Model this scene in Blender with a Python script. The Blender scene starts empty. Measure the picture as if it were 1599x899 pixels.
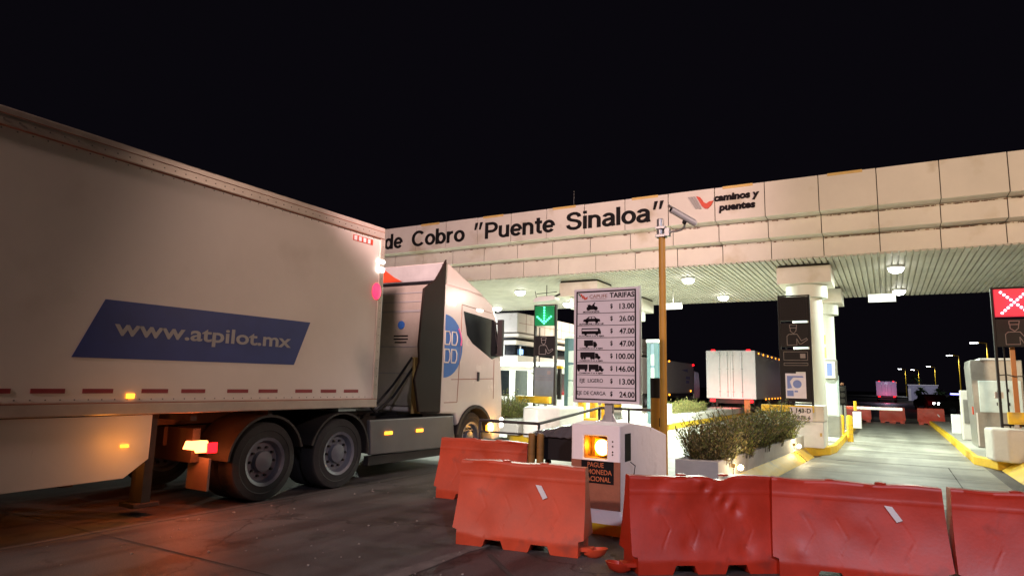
import bpy, bmesh, math, random
from mathutils import Vector, Matrix
random.seed(7)
R = math.radians
S = bpy.context.scene
COL = S.collection

# ------------------------------------------------------------------ camera
cam_d = bpy.data.cameras.new("camera"); cam = bpy.data.objects.new("camera", cam_d); COL.objects.link(cam)
cam_d.sensor_width = 36; cam_d.lens = 36 * 1008 / 1599; cam_d.clip_end = 3000; cam_d.clip_start = 0.05
right = Vector((0.867, 0.498, 0.024)).normalized()
fwd = Vector((-0.496, 0.857, 0.144)); fwd = (fwd - right * fwd.dot(right)).normalized()
up = right.cross(fwd)
cam.matrix_world = Matrix(((right.x, up.x, -fwd.x, 0), (right.y, up.y, -fwd.y, 0), (right.z, up.z, -fwd.z, 1.6), (0, 0, 0, 1)))
S.camera = cam

# ------------------------------------------------------------------ world (moonless night) and exposure
W = bpy.data.worlds.new("World"); S.world = W; W.use_nodes = True
W.node_tree.nodes["Background"].inputs[0].default_value = (0.55, 0.45, 0.75, 1)
W.node_tree.nodes["Background"].inputs[1].default_value = 0.0032
S.view_settings.view_transform = 'Standard'; S.view_settings.look = 'None'
S.view_settings.exposure = 0.6; S.view_settings.gamma = 1
S.cycles.use_denoising = True
S.cycles.max_bounces = 8; S.cycles.diffuse_bounces = 4; S.cycles.sample_clamp_indirect = 6
S.cycles.use_light_tree = True
S.cycles.blur_glossy = 1.0

def light(kind, loc, power, col, size=0.2, rot=None, spot=None, target=None, blend=0.5):
    d = bpy.data.lights.new("lamp_light", kind); d.energy = power; d.color = col
    if kind == 'AREA': d.shape = 'DISK'; d.size = size
    else: d.shadow_soft_size = size
    if kind == 'SPOT': d.spot_size = R(spot or 120); d.spot_blend = blend
    o = bpy.data.objects.new("lamp_light", d); COL.objects.link(o); o.location = loc
    if target is not None: o.rotation_euler = (Vector(target) - Vector(loc)).to_track_quat('-Z', 'Y').to_euler()
    elif rot: o.rotation_euler = rot
    return o
# assumed yard lamps, unseen: spots behind, beside and ahead of the camera, added to light the plaza front
light('SPOT', (-6.0, -11.0, 10.0), 5400, (1.0, .68, .60), .35, spot=80, target=(-4.5, 9, 1.5))
light('SPOT', (-4.6, 4.0, 5.6), 3300, (1.0, .66, .66), .35, spot=72, target=(-10.5, 18, 7.0))
light('SPOT', (5.5, 4.0, 5.6), 3000, (1.0, .72, .46), .35, spot=74, target=(0.5, 18, 8.2))
light('SPOT', (5.5, -4.0, 8.0), 2300, (.80, .76, .95), .3, spot=42, target=(-1.0, 7, .3))

light('SPOT', (6.0, 11, 8.0), 1700, (1.0, .68, .55), .35, spot=48, target=(-7.2, 9.6, 2.2))  # unseen spot added to brighten the trailer and cab side
# ------------------------------------------------------------------ materials
def mat(name, col, rough=.6, metal=0., var=.12, scale=3., bump=0., emit=None, estr=0., spec=.5, stain=None, coat=0., alpha=1., stretch=None, fine=None, stain2=None):
    m = bpy.data.materials.new(name); m.use_nodes = True
    nt = m.node_tree; b = nt.nodes["Principled BSDF"]; N = nt.nodes.new; L = nt.links.new
    b.inputs["Roughness"].default_value = rough; b.inputs["Metallic"].default_value = metal
    b.inputs["Specular IOR Level"].default_value = spec
    if coat: b.inputs["Coat Weight"].default_value = coat; b.inputs["Coat Roughness"].default_value = .15
    if emit:
        b.inputs["Emission Color"].default_value = (*emit, 1); b.inputs["Emission Strength"].default_value = estr
    tc = N("ShaderNodeTexCoord"); vec = tc.outputs["Object"]
    if stretch:
        mp = N("ShaderNodeMapping"); mp.inputs["Scale"].default_value = stretch; L(vec, mp.inputs[0]); vec = mp.outputs[0]
    no = N("ShaderNodeTexNoise"); no.inputs["Scale"].default_value = scale; no.inputs["Detail"].default_value = 6; no.inputs["Roughness"].default_value = .65
    L(vec, no.inputs["Vector"])
    r = N("ShaderNodeValToRGB"); L(no.outputs["Fac"], r.inputs[0])
    lo = [max(0, c * (1 - var)) for c in col]; hi = [min(1, c * (1 + var)) for c in col]
    r.color_ramp.elements[0].position = .3; r.color_ramp.elements[0].color = (*lo, 1)
    r.color_ramp.elements[1].position = .7; r.color_ramp.elements[1].color = (*hi, 1)
    out = r.outputs[0]
    if stain:                                       # (colour, amount 0-1, scale)
        n2 = N("ShaderNodeTexNoise"); n2.inputs["Scale"].default_value = stain[2]; n2.inputs["Detail"].default_value = 8
        L(vec, n2.inputs["Vector"])
        r2 = N("ShaderNodeValToRGB"); L(n2.outputs["Fac"], r2.inputs[0])
        r2.color_ramp.elements[0].position = 1 - stain[1] * .62; r2.color_ramp.elements[1].position = 1 - stain[1] * .62 + .14
        mx = N("ShaderNodeMixRGB"); L(r2.outputs[0], mx.inputs[0]); L(out, mx.inputs[1]); mx.inputs[2].default_value = (*stain[0], 1)
        out = mx.outputs[0]
    if stain2:
        mq = N("ShaderNodeMapping"); mq.inputs["Scale"].default_value = stain2[3]; mq.inputs["Rotation"].default_value = stain2[4]; L(tc.outputs["Object"], mq.inputs[0])
        n4 = N("ShaderNodeTexNoise"); n4.inputs["Scale"].default_value = stain2[2]; n4.inputs["Detail"].default_value = 9; n4.inputs["Roughness"].default_value = .7; L(mq.outputs[0], n4.inputs["Vector"])
        r4 = N("ShaderNodeValToRGB"); L(n4.outputs["Fac"], r4.inputs[0])
        r4.color_ramp.elements[0].position = 1 - stain2[1] * .62; r4.color_ramp.elements[1].position = 1 - stain2[1] * .62 + .08
        m4 = N("ShaderNodeMixRGB"); L(r4.outputs[0], m4.inputs[0]); L(out, m4.inputs[1]); m4.inputs[2].default_value = (*stain2[0], 1); out = m4.outputs[0]
    L(out, b.inputs["Base Color"])
    rr = N("ShaderNodeMapRange"); L(no.outputs["Fac"], rr.inputs[0]); rr.inputs[3].default_value = max(0.03, rough - .1); rr.inputs[4].default_value = min(1, rough + .1)
    L(rr.outputs[0], b.inputs["Roughness"])
    if bump:
        n3 = N("ShaderNodeTexNoise"); n3.inputs["Scale"].default_value = fine or scale * 6; n3.inputs["Detail"].default_value = 5; L(vec, n3.inputs["Vector"])
        bp = N("ShaderNodeBump"); bp.inputs["Strength"].default_value = bump; bp.inputs["Distance"].default_value = .02
        L(n3.outputs["Fac"], bp.inputs["Height"]); L(bp.outputs[0], b.inputs["Normal"])
    return m
def glow(name, col, s):
    m = bpy.data.materials.new(name); m.use_nodes = True; b = m.node_tree.nodes["Principled BSDF"]
    b.inputs["Base Color"].default_value = (*[c * .5 for c in col], 1)
    b.inputs["Emission Color"].default_value = (*col, 1); b.inputs["Emission Strength"].default_value = s
    return m

M = {}
M['clad'] = mat('cladding', (.64, .60, .54), .5, var=.09, scale=.6, bump=.04, stain=((.50, .44, .34), .66, 1.1), stain2=((.34, .25, .15), .52, 2.4, (3, 3, .35), (0, 0, 0)))
M['joint'] = mat('joint', (.05, .04, .035), .9)
M['soffit'] = mat('soffit', (.44, .42, .37), .6, var=.18, scale=1.2, stain=((.22, .19, .14), .42, 1.2))
M['roof'] = mat('roof', (.2, .2, .2), .8)
M['tan'] = mat('tan_strip', (.62, .42, .14), .6)
M['black'] = mat('black_paint', (.010, .009, .010), .7, spec=.12)
M['col'] = mat('column_paint', (.66, .68, .62), .5, var=.05, scale=1., stain=((.45, .44, .38), .28, 2.))
M['plaster'] = mat('plaster', (.66, .63, .58), .75, var=.1, scale=1.5, bump=.25, stain=((.46, .41, .34), .66, 1.6), stain2=((.25, .21, .17), .56, 3., (1, 1, .6), (0, 0, 0)))
M['white'] = mat('white_paint', (.74, .74, .74), .45, var=.05, stain=((.45, .42, .4), .22, 3.))
M['kiosk'] = mat('kiosk_paint', (.86, .80, .79), .7, var=.05, scale=2, bump=.25, stain=((.68, .60, .58), .62, 2.6), stain2=((.35, .29, .26), .55, 6., (1, 1, 1), (0, 0, 0)))
M['brown'] = mat('brown_paint', (.28, .10, .055), .7, var=.18, scale=4, bump=.2)
M['yellow'] = mat('yellow_paint', (.80, .50, .02), .55, var=.15, scale=3, bump=.15, stain=((.48, .33, .09), .66, 2.5), stain2=((.12, .10, .07), .56, 5., (1, 1, 1), (0, 0, 0)))
M['yellowpole'] = mat('ochre_pole', (.55, .27, .03), .45, var=.12, scale=2)
M['conc'] = mat('concrete', (.34, .33, .29), .8, var=.12, scale=1.4, bump=.35, stain=((.18, .17, .15), .30, .9))
M['barrier'] = mat('barrier_plastic', (.50, .060, .022), .5, var=.2, scale=2.2, bump=.03, spec=.35, stain2=((.62, .20, .12), .55, 3., (1, 1, 5), (.3, .5, .1)), stain=((.20, .05, .035), .62, 2.5), fine=40)
M['barrier2'] = mat('barrier_plastic_red', (.40, .026, .008), .44, var=.22, scale=2.2, bump=.04, spec=.5, stain2=((.34, .05, .03), .50, 3., (4, 1, 1), (.1, .4, .3)), stain=((.16, .025, .018), .62, 2.5), fine=40)
M['tape'] = mat('tape', (.62, .62, .64), .4)
M['trailer'] = mat('trailer_panel', (.64, .57, .505), .42, var=.07, scale=.5, stain=((.54, .47, .40), .64, .8), bump=.02, stain2=((.36, .30, .25), .55, 2.2, (1, 1, .25), (0, 0, 0)))
M['rail'] = mat('trailer_rail', (.44, .38, .32), .35, metal=.3)
M['blue'] = mat('blue_paint', (.014, .030, .17), .45)
M['bluelogo'] = mat('blue_disc', (.03, .13, .45), .4)
M['pink'] = mat('pink_paint', (.6, .12, .25), .4)
M['cab'] = mat('cab_paint', (.68, .60, .53), .25, var=.04, coat=.5, stain=((.5, .43, .36), .2, 1.4))
M['greypaint'] = mat('grey_paint', (.30, .29, .28), .5)
M['dgrey'] = mat('dark_grey', (.028, .024, .022), .6, var=.2, spec=.2)
M['midgrey'] = mat('mid_grey', (.11, .10, .095), .45)
M['fairing'] = mat('fairing', (.018, .011, .008), .6, spec=.12)
M['glass'] = mat('dark_glass', (.01, .012, .014), .06, spec=.9)
M['rubber'] = mat('rubber', (.018, .017, .017), .85, var=.3, bump=.2)
M['rim'] = mat('rim', (.12, .125, .15), .4, metal=.15)
M['metal'] = mat('galvanised', (.40, .40, .40), .4, metal=.6)
M['camgrey'] = mat('camera_grey', (.60, .57, .54), .45)
M['railing'] = mat('railing_paint', (.06, .055, .055), .4, metal=.3)
M['redstripe'] = mat('red_tape', (.22, .015, .02), .5)
M['signface'] = mat('sign_face', (.64, .58, .60), .5, var=.04)
M['ink'] = mat('sign_ink', (.012, .008, .010), .7, spec=.12)
M['red'] = mat('red_paint', (.55, .05, .015), .5)
M['green'] = mat('green_paint', (.04, .18, .10), .5)
M['orange_ink'] = mat('orange_ink', (.50, .14, .05), .6)
M['teal'] = mat('teal_frame', (.07, .13, .14), .4)
M['bluepanel'] = mat('blue_panel', (.16, .24, .30), .5)
M['stainless'] = mat('stainless', (.27, .265, .245), .38, metal=.4, var=.18)
M['paleblue'] = mat('pale_blue_door', (.60, .72, .72), .4)
M['plasticfilm'] = mat('plastic_film', (.10, .09, .095), .18, bump=1., scale=5, fine=14)
M['rust'] = mat('rusty_steel', (.16, .06, .025), .7, var=.3, scale=8)
M['leaf'] = mat('leaf', (.19, .22, .045), .6, var=.45, scale=9)
M['leafdry'] = mat('leaf_dry', (.36, .28, .10), .6, var=.4, scale=9)
M['stem'] = mat('stem', (.07, .05, .03), .8)
M['soil'] = mat('soil', (.05, .035, .025), .95, bump=.5)
M['darkpanel'] = mat('dark_panel', (.016, .013, .014), .6, spec=.2)
M['outline'] = mat('outline_paint', (.24, .20, .20), .6)
M['cardpanel'] = mat('card_panel', (.16, .19, .22), .5)
M['poster'] = mat('poster', (.66, .62, .72), .5)
M['posterblue'] = mat('poster_blue', (.16, .22, .52), .5)
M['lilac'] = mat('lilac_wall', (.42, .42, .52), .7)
M['pebble'] = mat('pebble', (.28, .25, .22), .8)
M['skin'] = mat('palm_frond', (.03, .06, .02), .6, var=.3)
M['orangebox'] = mat('orange_steel', (.45, .16, .03), .5)
M['boothwhite'] = mat('booth_white', (.70, .76, .74), .35, var=.04)
M['midconc'] = mat('worn_concrete', (.12, .105, .095), .85, var=.35, scale=6, bump=.3)
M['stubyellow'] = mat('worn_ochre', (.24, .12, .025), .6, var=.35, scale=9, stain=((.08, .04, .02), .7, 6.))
G = {}
G['canopy'] = glow('canopy_glow', (1, .97, .9), 14)
G['amber'] = glow('amber_glow', (1, .30, .02), 3)
G['beacon'] = glow('beacon_glow', (1, .62, .18), 9)
G['redlamp'] = glow('red_glow', (1, .006, .012), 3)
G['pinklamp'] = glow('pink_glow', (1, .03, .09), 1.6)
G['white'] = glow('white_glow', (1, .96, .88), 9)
G['tail'] = glow('tail_glow', (1, .20, .05), 7)
G['green'] = glow('green_led', (.10, 1, .45), 2.2)
G['greenboard'] = glow('green_board', (.0, .40, .13), .07)
G['xled'] = glow('x_led', (1, .45, .55), 4)
G['xboard'] = glow('x_board', (1, .0, .06), .30)
G['wall'] = glow('wall_glow', (1, .80, .45), 12)
G['street'] = glow('street_glow', (.95, .97, 1), 12)
G['blue'] = glow('blue_glow', (.2, .2, 1), 5)
G['screen'] = glow('screen_glow', (.25, .55, 1), 1.5)
G['booth'] = glow('lit_pane', (.75, .95, .9), .8)

# ------------------------------------------------------------------ geometry helpers
class MB:
    """collects geometry; coordinates may be given in world space, `o` (the thing's base) is subtracted"""
    def __init__(s, o=(0, 0, 0)): s.bm = bmesh.new(); s.o = Vector(o)
    def v(s, p): return s.bm.verts.new(Vector(p) - s.o)
    def box(s, x0, x1, y0, y1, z0, z1):
        v = [s.v((x, y, z)) for z in (z0, z1) for x, y in ((x0, y0), (x1, y0), (x1, y1), (x0, y1))]
        for f in ((3, 2, 1, 0), (4, 5, 6, 7), (0, 1, 5, 4), (1, 2, 6, 5), (2, 3, 7, 6), (3, 0, 4, 7)): s.bm.faces.new([v[i] for i in f])
        return s
    def prism(s, pts, a, b, axis='x'):
        """polygon pts extruded between a and b along axis; axis x: pts=(y,z); y: (x,z); z: (x,y)"""
        f = {'x': lambda p, t: (t, p[0], p[1]), 'y': lambda p, t: (p[0], t, p[1]), 'z': lambda p, t: (p[0], p[1], t)}[axis]
        A = [s.v(f(p, a)) for p in pts]; B = [s.v(f(p, b)) for p in pts]; n = len(pts)
        s.bm.faces.new(A); s.bm.faces.new(B[::-1])
        for i in range(n): s.bm.faces.new([A[i], B[i], B[(i + 1) % n], A[(i + 1) % n]])
        return s
    def tube(s, p, q, r, r2=None, n=12):
        p, q = Vector(p), Vector(q); d = (q - p)
        if d.length < 1e-6: return s
        d.normalize(); a = d.orthogonal().normalized(); b = d.cross(a); r2 = r if r2 is None else r2
        A = [s.v(p + (a * math.cos(t) + b * math.sin(t)) * r) for t in [2 * math.pi * i / n for i in range(n)]]
        B = [s.v(q + (a * math.cos(t) + b * math.sin(t)) * r2) for t in [2 * math.pi * i / n for i in range(n)]]
        for i in range(n): s.bm.faces.new([A[i], A[(i + 1) % n], B[(i + 1) % n], B[i]])
        s.bm.faces.new(A[::-1]); s.bm.faces.new(B)
        return s
    def path(s, pts, r, n=8):
        for a, b in zip(pts, pts[1:]): s.tube(a, b, r, n=n)
        for p in pts[1:-1]: s.ball(p, r, 6)
        return s
    def lathe(s, c, prof, axis='z', n=24, cap=True):
        """prof: (radius, along)"""
        c = Vector(c); ax = {'x': (Vector((0, 1, 0)), Vector((0, 0, 1)), Vector((1, 0, 0))), 'y': (Vector((1, 0, 0)), Vector((0, 0, 1)), Vector((0, 1, 0))), 'z': (Vector((1, 0, 0)), Vector((0, 1, 0)), Vector((0, 0, 1)))}[axis]
        rings = []
        for r, h in prof:
            rings.append([s.v(c + ax[2] * h + (ax[0] * math.cos(2 * math.pi * i / n) + ax[1] * math.sin(2 * math.pi * i / n)) * max(r, 1e-4)) for i in range(n)])
        for A, B in zip(rings, rings[1:]):
            for i in range(n): s.bm.faces.new([A[i], A[(i + 1) % n], B[(i + 1) % n], B[i]])
        if cap: s.bm.faces.new(rings[0]); s.bm.faces.new(rings[-1])
        return s
    def ball(s, c, r, n=10, sc=(1, 1, 1)):
        ret = bmesh.ops.create_uvsphere(s.bm, u_segments=n * 2, v_segments=n, radius=r)
        for v in ret['verts']: v.co = Vector((v.co.x * sc[0], v.co.y * sc[1], v.co.z * sc[2])) + Vector(c) - s.o
        return s
    def quad(s, *ps): s.bm.faces.new([s.v(p) for p in ps]); return s
    def add_mesh(s, me, f):
        vs = [s.v(f(v.co)) for v in me.vertices]
        for p in me.polygons:
            try: s.bm.faces.new([vs[i] for i in p.vertices])
            except ValueError: pass
        return s
    def build(s, name, m, parent=None, bevel=0, smooth=False, seg=2, split=False):
        bm = s.bm
        if split:                                    # one object per separate piece
            seen = set(); comps = []
            for f in bm.faces:
                if f in seen: continue
                st = [f]; seen.add(f); cc = []
                while st:
                    g = st.pop(); cc.append(g)
                    for e in g.edges:
                        for h in e.link_faces:
                            if h not in seen: seen.add(h); st.append(h)
                comps.append(cc)
            if len(comps) > 1:
                last = None
                for cc in comps:
                    nb = MB(s.o); mp = {}
                    for f in cc:
                        for v in f.verts:
                            if v not in mp: mp[v] = nb.bm.verts.new(v.co)
                        nb.bm.faces.new([mp[v] for v in f.verts])
                    last = nb.build(name, m, parent, bevel, smooth, seg)
                bm.free(); return last
        bmesh.ops.recalc_face_normals(bm, faces=bm.faces)
        me = bpy.data.meshes.new(name); bm.to_mesh(me); bm.free()
        me.materials.append(m)
        if smooth: me.shade_smooth() if hasattr(me, 'shade_smooth') else None
        o = bpy.data.objects.new(name, me); COL.objects.link(o)
        if smooth:
            es = o.modifiers.new('split', 'EDGE_SPLIT'); es.split_angle = R(35)
        if bevel:
            bv = o.modifiers.new('bevel', 'BEVEL'); bv.width = bevel; bv.segments = seg; bv.limit_method = 'ANGLE'; bv.angle_limit = R(30)
        if parent: o.parent = parent
        else: o.location = s.o
        return o
def thing(name, label, cat, loc=(0, 0, 0), rz=0, group=None):
    o = bpy.data.objects.new(name, None); COL.objects.link(o); o.empty_display_size = .1
    o.location = loc; o.rotation_euler = (0, 0, rz); o['label'] = label; o['category'] = cat
    if group: o['group'] = group
    return o
def tag(o, label, cat, group=None):
    o['label'] = label; o['category'] = cat
    if group: o['group'] = group
    return o
def struct(o): o['kind'] = 'structure'; return o
def text_mesh(txt, bold=0.0, ext=.0, spacing=1.0):
    c = bpy.data.curves.new('t', 'FONT'); c.body = txt; c.size = 1; c.offset = bold; c.extrude = ext; c.space_character = spacing; c.resolution_u = 4
    o = bpy.data.objects.new('t', c); COL.objects.link(o)
    dg = bpy.context.evaluated_depsgraph_get(); dg.update()
    me = bpy.data.meshes.new_from_object(o.evaluated_get(dg))
    bpy.data.objects.remove(o); bpy.data.curves.remove(c)
    return me
def put_text(mb, txt, u0, u1, z0, z1, place, bold=.0, ext=.005, shear=0., full=None):
    """fits txt between u0..u1 and z0..z1 (z range of its own outline); place(u, z, depth) -> world"""
    me = text_mesh(txt, bold, .5)
    xs = [v.co.x for v in me.vertices]; ys = [v.co.y for v in me.vertices]
    a, b, c, d = min(xs), max(xs), min(ys), max(ys)
    if full: c, d = full
    sx = (u1 - u0) / (b - a); sy = (z1 - z0) / (d - c)
    def f(p):
        zz = z0 + (p.y - c) * sy
        return place(u0 + (p.x - a) * sx + shear * (zz - z0), zz, (p.z + .5) * ext)
    mb.add_mesh(me, f); bpy.data.meshes.remove(me)
    return mb
def word(mb, txt, u0, u1, z0, z1, y, sw=.165):
    """plain bold upright sign letters cut from sheet, fitted between u0..u1, baseline z0, cap line z1"""
    def ar(cx, cy, rx, ry, a, b, n=18): return [(cx + rx * math.cos(R(a + (b - a) * k / n)), cy + ry * math.sin(R(a + (b - a) * k / n))) for k in range(n + 1)]
    GL = {'o': (.60, [ar(.30, .365, .215, .29, 0, 360, 32)]), 'e': (.60, [[(.10, .36), (.50, .36)] , ar(.30, .365, .215, .29, 0, 322, 28)]),
          'd': (.63, [ar(.28, .365, .195, .29, 0, 360, 32), [(.50, 0), (.50, 1)]]), 'b': (.63, [ar(.32, .365, .195, .29, 0, 360, 32), [(.10, 0), (.10, 1)]]),
          'C': (.80, [ar(.42, .5, .32, .43, 42, 318, 28)]), 'r': (.42, [[(.10, 0), (.10, .73)], ar(.34, .40, .24, .255, 172, 85, 10)]),
          'P': (.72, [[(.11, 0), (.11, 1)], [(.11, .918), (.36, .918)] + ar(.38, .68, .23, .238, 90, -90, 14) + [(.11, .442)]]),
          'u': (.60, [[(.10, .73), (.10, .27)] + ar(.28, .25, .18, .185, 180, 340, 12), [(.47, 0), (.47, .73)]]),
          'n': (.60, [[(.10, 0), (.10, .73)], ar(.285, .46, .185, .19, 160, 0, 12) + [(.47, 0)]]),
          't': (.38, [[(.18, .92), (.18, .22)] + ar(.29, .20, .11, .13, 180, 275, 8) + [(.36, .072)], [(.02, .66), (.36, .66)]]),
          'S': (.74, [[(.60, .72), (.56, .84), (.47, .91), (.35, .93), (.23, .90), (.14, .83), (.12, .73), (.15, .63), (.24, .57), (.36, .53), (.48, .49), (.57, .43), (.62, .34), (.61, .23), (.56, .14), (.47, .085), (.36, .07), (.24, .09), (.14, .16), (.09, .29)]]),
          'i': (.22, [[(.10, 0), (.10, .73)], [(.10, .85), (.10, 1)]]), 'l': (.22, [[(.10, 0), (.10, 1)]]),
          'a': (.58, [ar(.275, .50, .18, .165, 165, 0, 12) + [(.455, .14), (.49, 0)], [(.455, .43), (.26, .385)] + ar(.23, .22, .145, .155, 95, 270, 14) + [(.33, .085), (.455, .22)]]),
          'z': (.52, [[(.05, .65), (.42, .65), (.07, .08), (.47, .08)]])}
    tot = sum(GL[c][0] for c in txt) - .06; sx = (u1 - u0) / tot; sz = z1 - z0; x = 0; dep = 0
    for c in txt:
        adv, strokes = GL[c]
        for st in strokes:
            dep += 1; h = sw / 2; L_ = []; R_ = []; closed = math.dist(st[0], st[-1]) < 1e-6
            for i, p in enumerate(st):
                a = st[i - 1] if i else (st[-2] if closed else p); b = st[i + 1] if i < len(st) - 1 else (st[1] if closed else p)
                d = Vector((b[0] - a[0], b[1] - a[1])).normalized(); n_ = Vector((-d.y, d.x))
                if i and i < len(st) - 1:
                    d1 = Vector((p[0] - a[0], p[1] - a[1])).normalized(); k = max(.5, abs(Vector((-d1.y, d1.x)).dot(n_)))
                else: k = 1
                L_.append((p[0] + n_.x * h / k, p[1] + n_.y * h / k)); R_.append((p[0] - n_.x * h / k, p[1] - n_.y * h / k))
            f = lambda q, yy_: mb.v((u0 + (x + q[0] - .02) * sx, yy_, z0 + q[1] * sz))
            yf = y - .012 - (dep % 3) * .0006
            LF = [f(q, yf) for q in L_]; RF = [f(q, yf) for q in R_]; LB = [f(q, y) for q in L_]; RB = [f(q, y) for q in R_]
            for i in range(len(st) - 1):
                mb.bm.faces.new([LF[i], RF[i], RF[i + 1], LF[i + 1]]); mb.bm.faces.new([LF[i], LF[i + 1], LB[i + 1], LB[i]]); mb.bm.faces.new([RF[i + 1], RF[i], RB[i], RB[i + 1]])
            mb.bm.faces.new([LF[0], LB[0], RB[0], RF[0]]); mb.bm.faces.new([LF[-1], RF[-1], RB[-1], LB[-1]])
        x += adv
    return mb
def front(y): return lambda u, z, d: (u, y - d, z)        # surface facing -y
def side(x): return lambda u, z, d: (x + d, u, z)         # surface facing +x

# ------------------------------------------------------------------ ground
def ground_mat():
    m = bpy.data.materials.new('asphalt'); m.use_nodes = True; nt = m.node_tree; N = nt.nodes.new; L = nt.links.new; b = nt.nodes["Principled BSDF"]
    tc = N("ShaderNodeTexCoord")
    n1 = N("ShaderNodeTexNoise"); n1.inputs["Scale"].default_value = .7; n1.inputs["Detail"].default_value = 8; L(tc.outputs["Object"], n1.inputs["Vector"])
    n2 = N("ShaderNodeTexNoise"); n2.inputs["Scale"].default_value = 90; n2.inputs["Detail"].default_value = 4; L(tc.outputs["Object"], n2.inputs["Vector"])
    mp = N("ShaderNodeMapping"); mp.inputs["Rotation"].default_value = (0, 0, R(-62)); mp.inputs["Scale"].default_value = (2.2, .35, 1); L(tc.outputs["Object"], mp.inputs[0])
    n3 = N("ShaderNodeTexNoise"); n3.inputs["Scale"].default_value = 1.1; n3.inputs["Detail"].default_value = 5; L(mp.outputs[0], n3.inputs["Vector"])
    r1 = N("ShaderNodeValToRGB"); L(n1.outputs["Fac"], r1.inputs[0]); r1.color_ramp.elements[0].position = .3; r1.color_ramp.elements[0].color = (.058, .053, .053, 1); r1.color_ramp.elements[1].position = .72; r1.color_ramp.elements[1].color = (.125, .115, .113, 1)
    r2 = N("ShaderNodeValToRGB"); L(n2.outputs["Fac"], r2.inputs[0]); r2.color_ramp.elements[0].position = .35; r2.color_ramp.elements[0].color = (.55, .55, .55, 1); r2.color_ramp.elements[1].position = .75; r2.color_ramp.elements[1].color = (1.5, 1.45, 1.4, 1)
    r3 = N("ShaderNodeValToRGB"); L(n3.outputs["Fac"], r3.inputs[0]); r3.color_ramp.elements[0].position = .36; r3.color_ramp.elements[0].color = (.55, .47, .46, 1); r3.color_ramp.elements[1].position = .56; r3.color_ramp.elements[1].color = (1, 1, 1, 1)
    a = N("ShaderNodeMixRGB"); a.blend_type = 'MULTIPLY'; a.inputs[0].default_value = 1; L(r1.outputs[0], a.inputs[1]); L(r2.outputs[0], a.inputs[2])
    c = N("ShaderNodeMixRGB"); c.blend_type = 'MULTIPLY'; c.inputs[0].default_value = 1; L(a.outputs[0], c.inputs[1]); L(r3.outputs[0], c.inputs[2])
    vo = N("ShaderNodeTexVoronoi"); vo.feature = 'DISTANCE_TO_EDGE'; vo.inputs["Scale"].default_value = .42
    ad = N("ShaderNodeVectorMath"); ad.operation = 'ADD'; nz = N("ShaderNodeTexNoise"); nz.inputs["Scale"].default_value = 3; nz.inputs["Detail"].default_value = 6; L(tc.outputs["Object"], nz.inputs["Vector"])
    sc = N("ShaderNodeVectorMath"); sc.operation = 'SCALE'; sc.inputs[3].default_value = .55; L(nz.outputs["Color"], sc.inputs[0]); L(tc.outputs["Object"], ad.inputs[0]); L(sc.outputs[0], ad.inputs[1]); L(ad.outputs[0], vo.inputs["Vector"])
    rc = N("ShaderNodeValToRGB"); L(vo.outputs["Distance"], rc.inputs[0]); rc.color_ramp.elements[0].position = .003; rc.color_ramp.elements[0].color = (.25, .25, .25, 1); rc.color_ramp.elements[1].position = .010
    e = N("ShaderNodeMixRGB"); e.blend_type = 'MULTIPLY'; e.inputs[0].default_value = .8; L(c.outputs[0], e.inputs[1]); L(rc.outputs[0], e.inputs[2])
    n6 = N("ShaderNodeTexNoise"); n6.inputs["Scale"].default_value = 1.7; n6.inputs["Detail"].default_value = 7; L(ad.outputs[0], n6.inputs["Vector"])
    r6 = N("ShaderNodeValToRGB"); L(n6.outputs["Fac"], r6.inputs[0]); r6.color_ramp.elements[0].position = .58; r6.color_ramp.elements[1].position = .68; r6.color_ramp.elements[0].color = (1, 1, 1, 1); r6.color_ramp.elements[1].color = (.5, .46, .45, 1)
    g = N("ShaderNodeMixRGB"); g.blend_type = 'MULTIPLY'; g.inputs[0].default_value = 1; L(e.outputs[0], g.inputs[1]); L(r6.outputs[0], g.inputs[2])
    L(g.outputs[0], b.inputs["Base Color"])
    mr = N("ShaderNodeMapRange"); L(n1.outputs["Fac"], mr.inputs[0]); mr.inputs[3].default_value = .38; mr.inputs[4].default_value = .8; L(mr.outputs[0], b.inputs["Roughness"])
    bp = N("ShaderNodeBump"); bp.inputs["Strength"].default_value = .55; bp.inputs["Distance"].default_value = .01; L(n2.outputs["Fac"], bp.inputs["Height"]); L(bp.outputs[0], b.inputs["Normal"])
    return m
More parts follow.
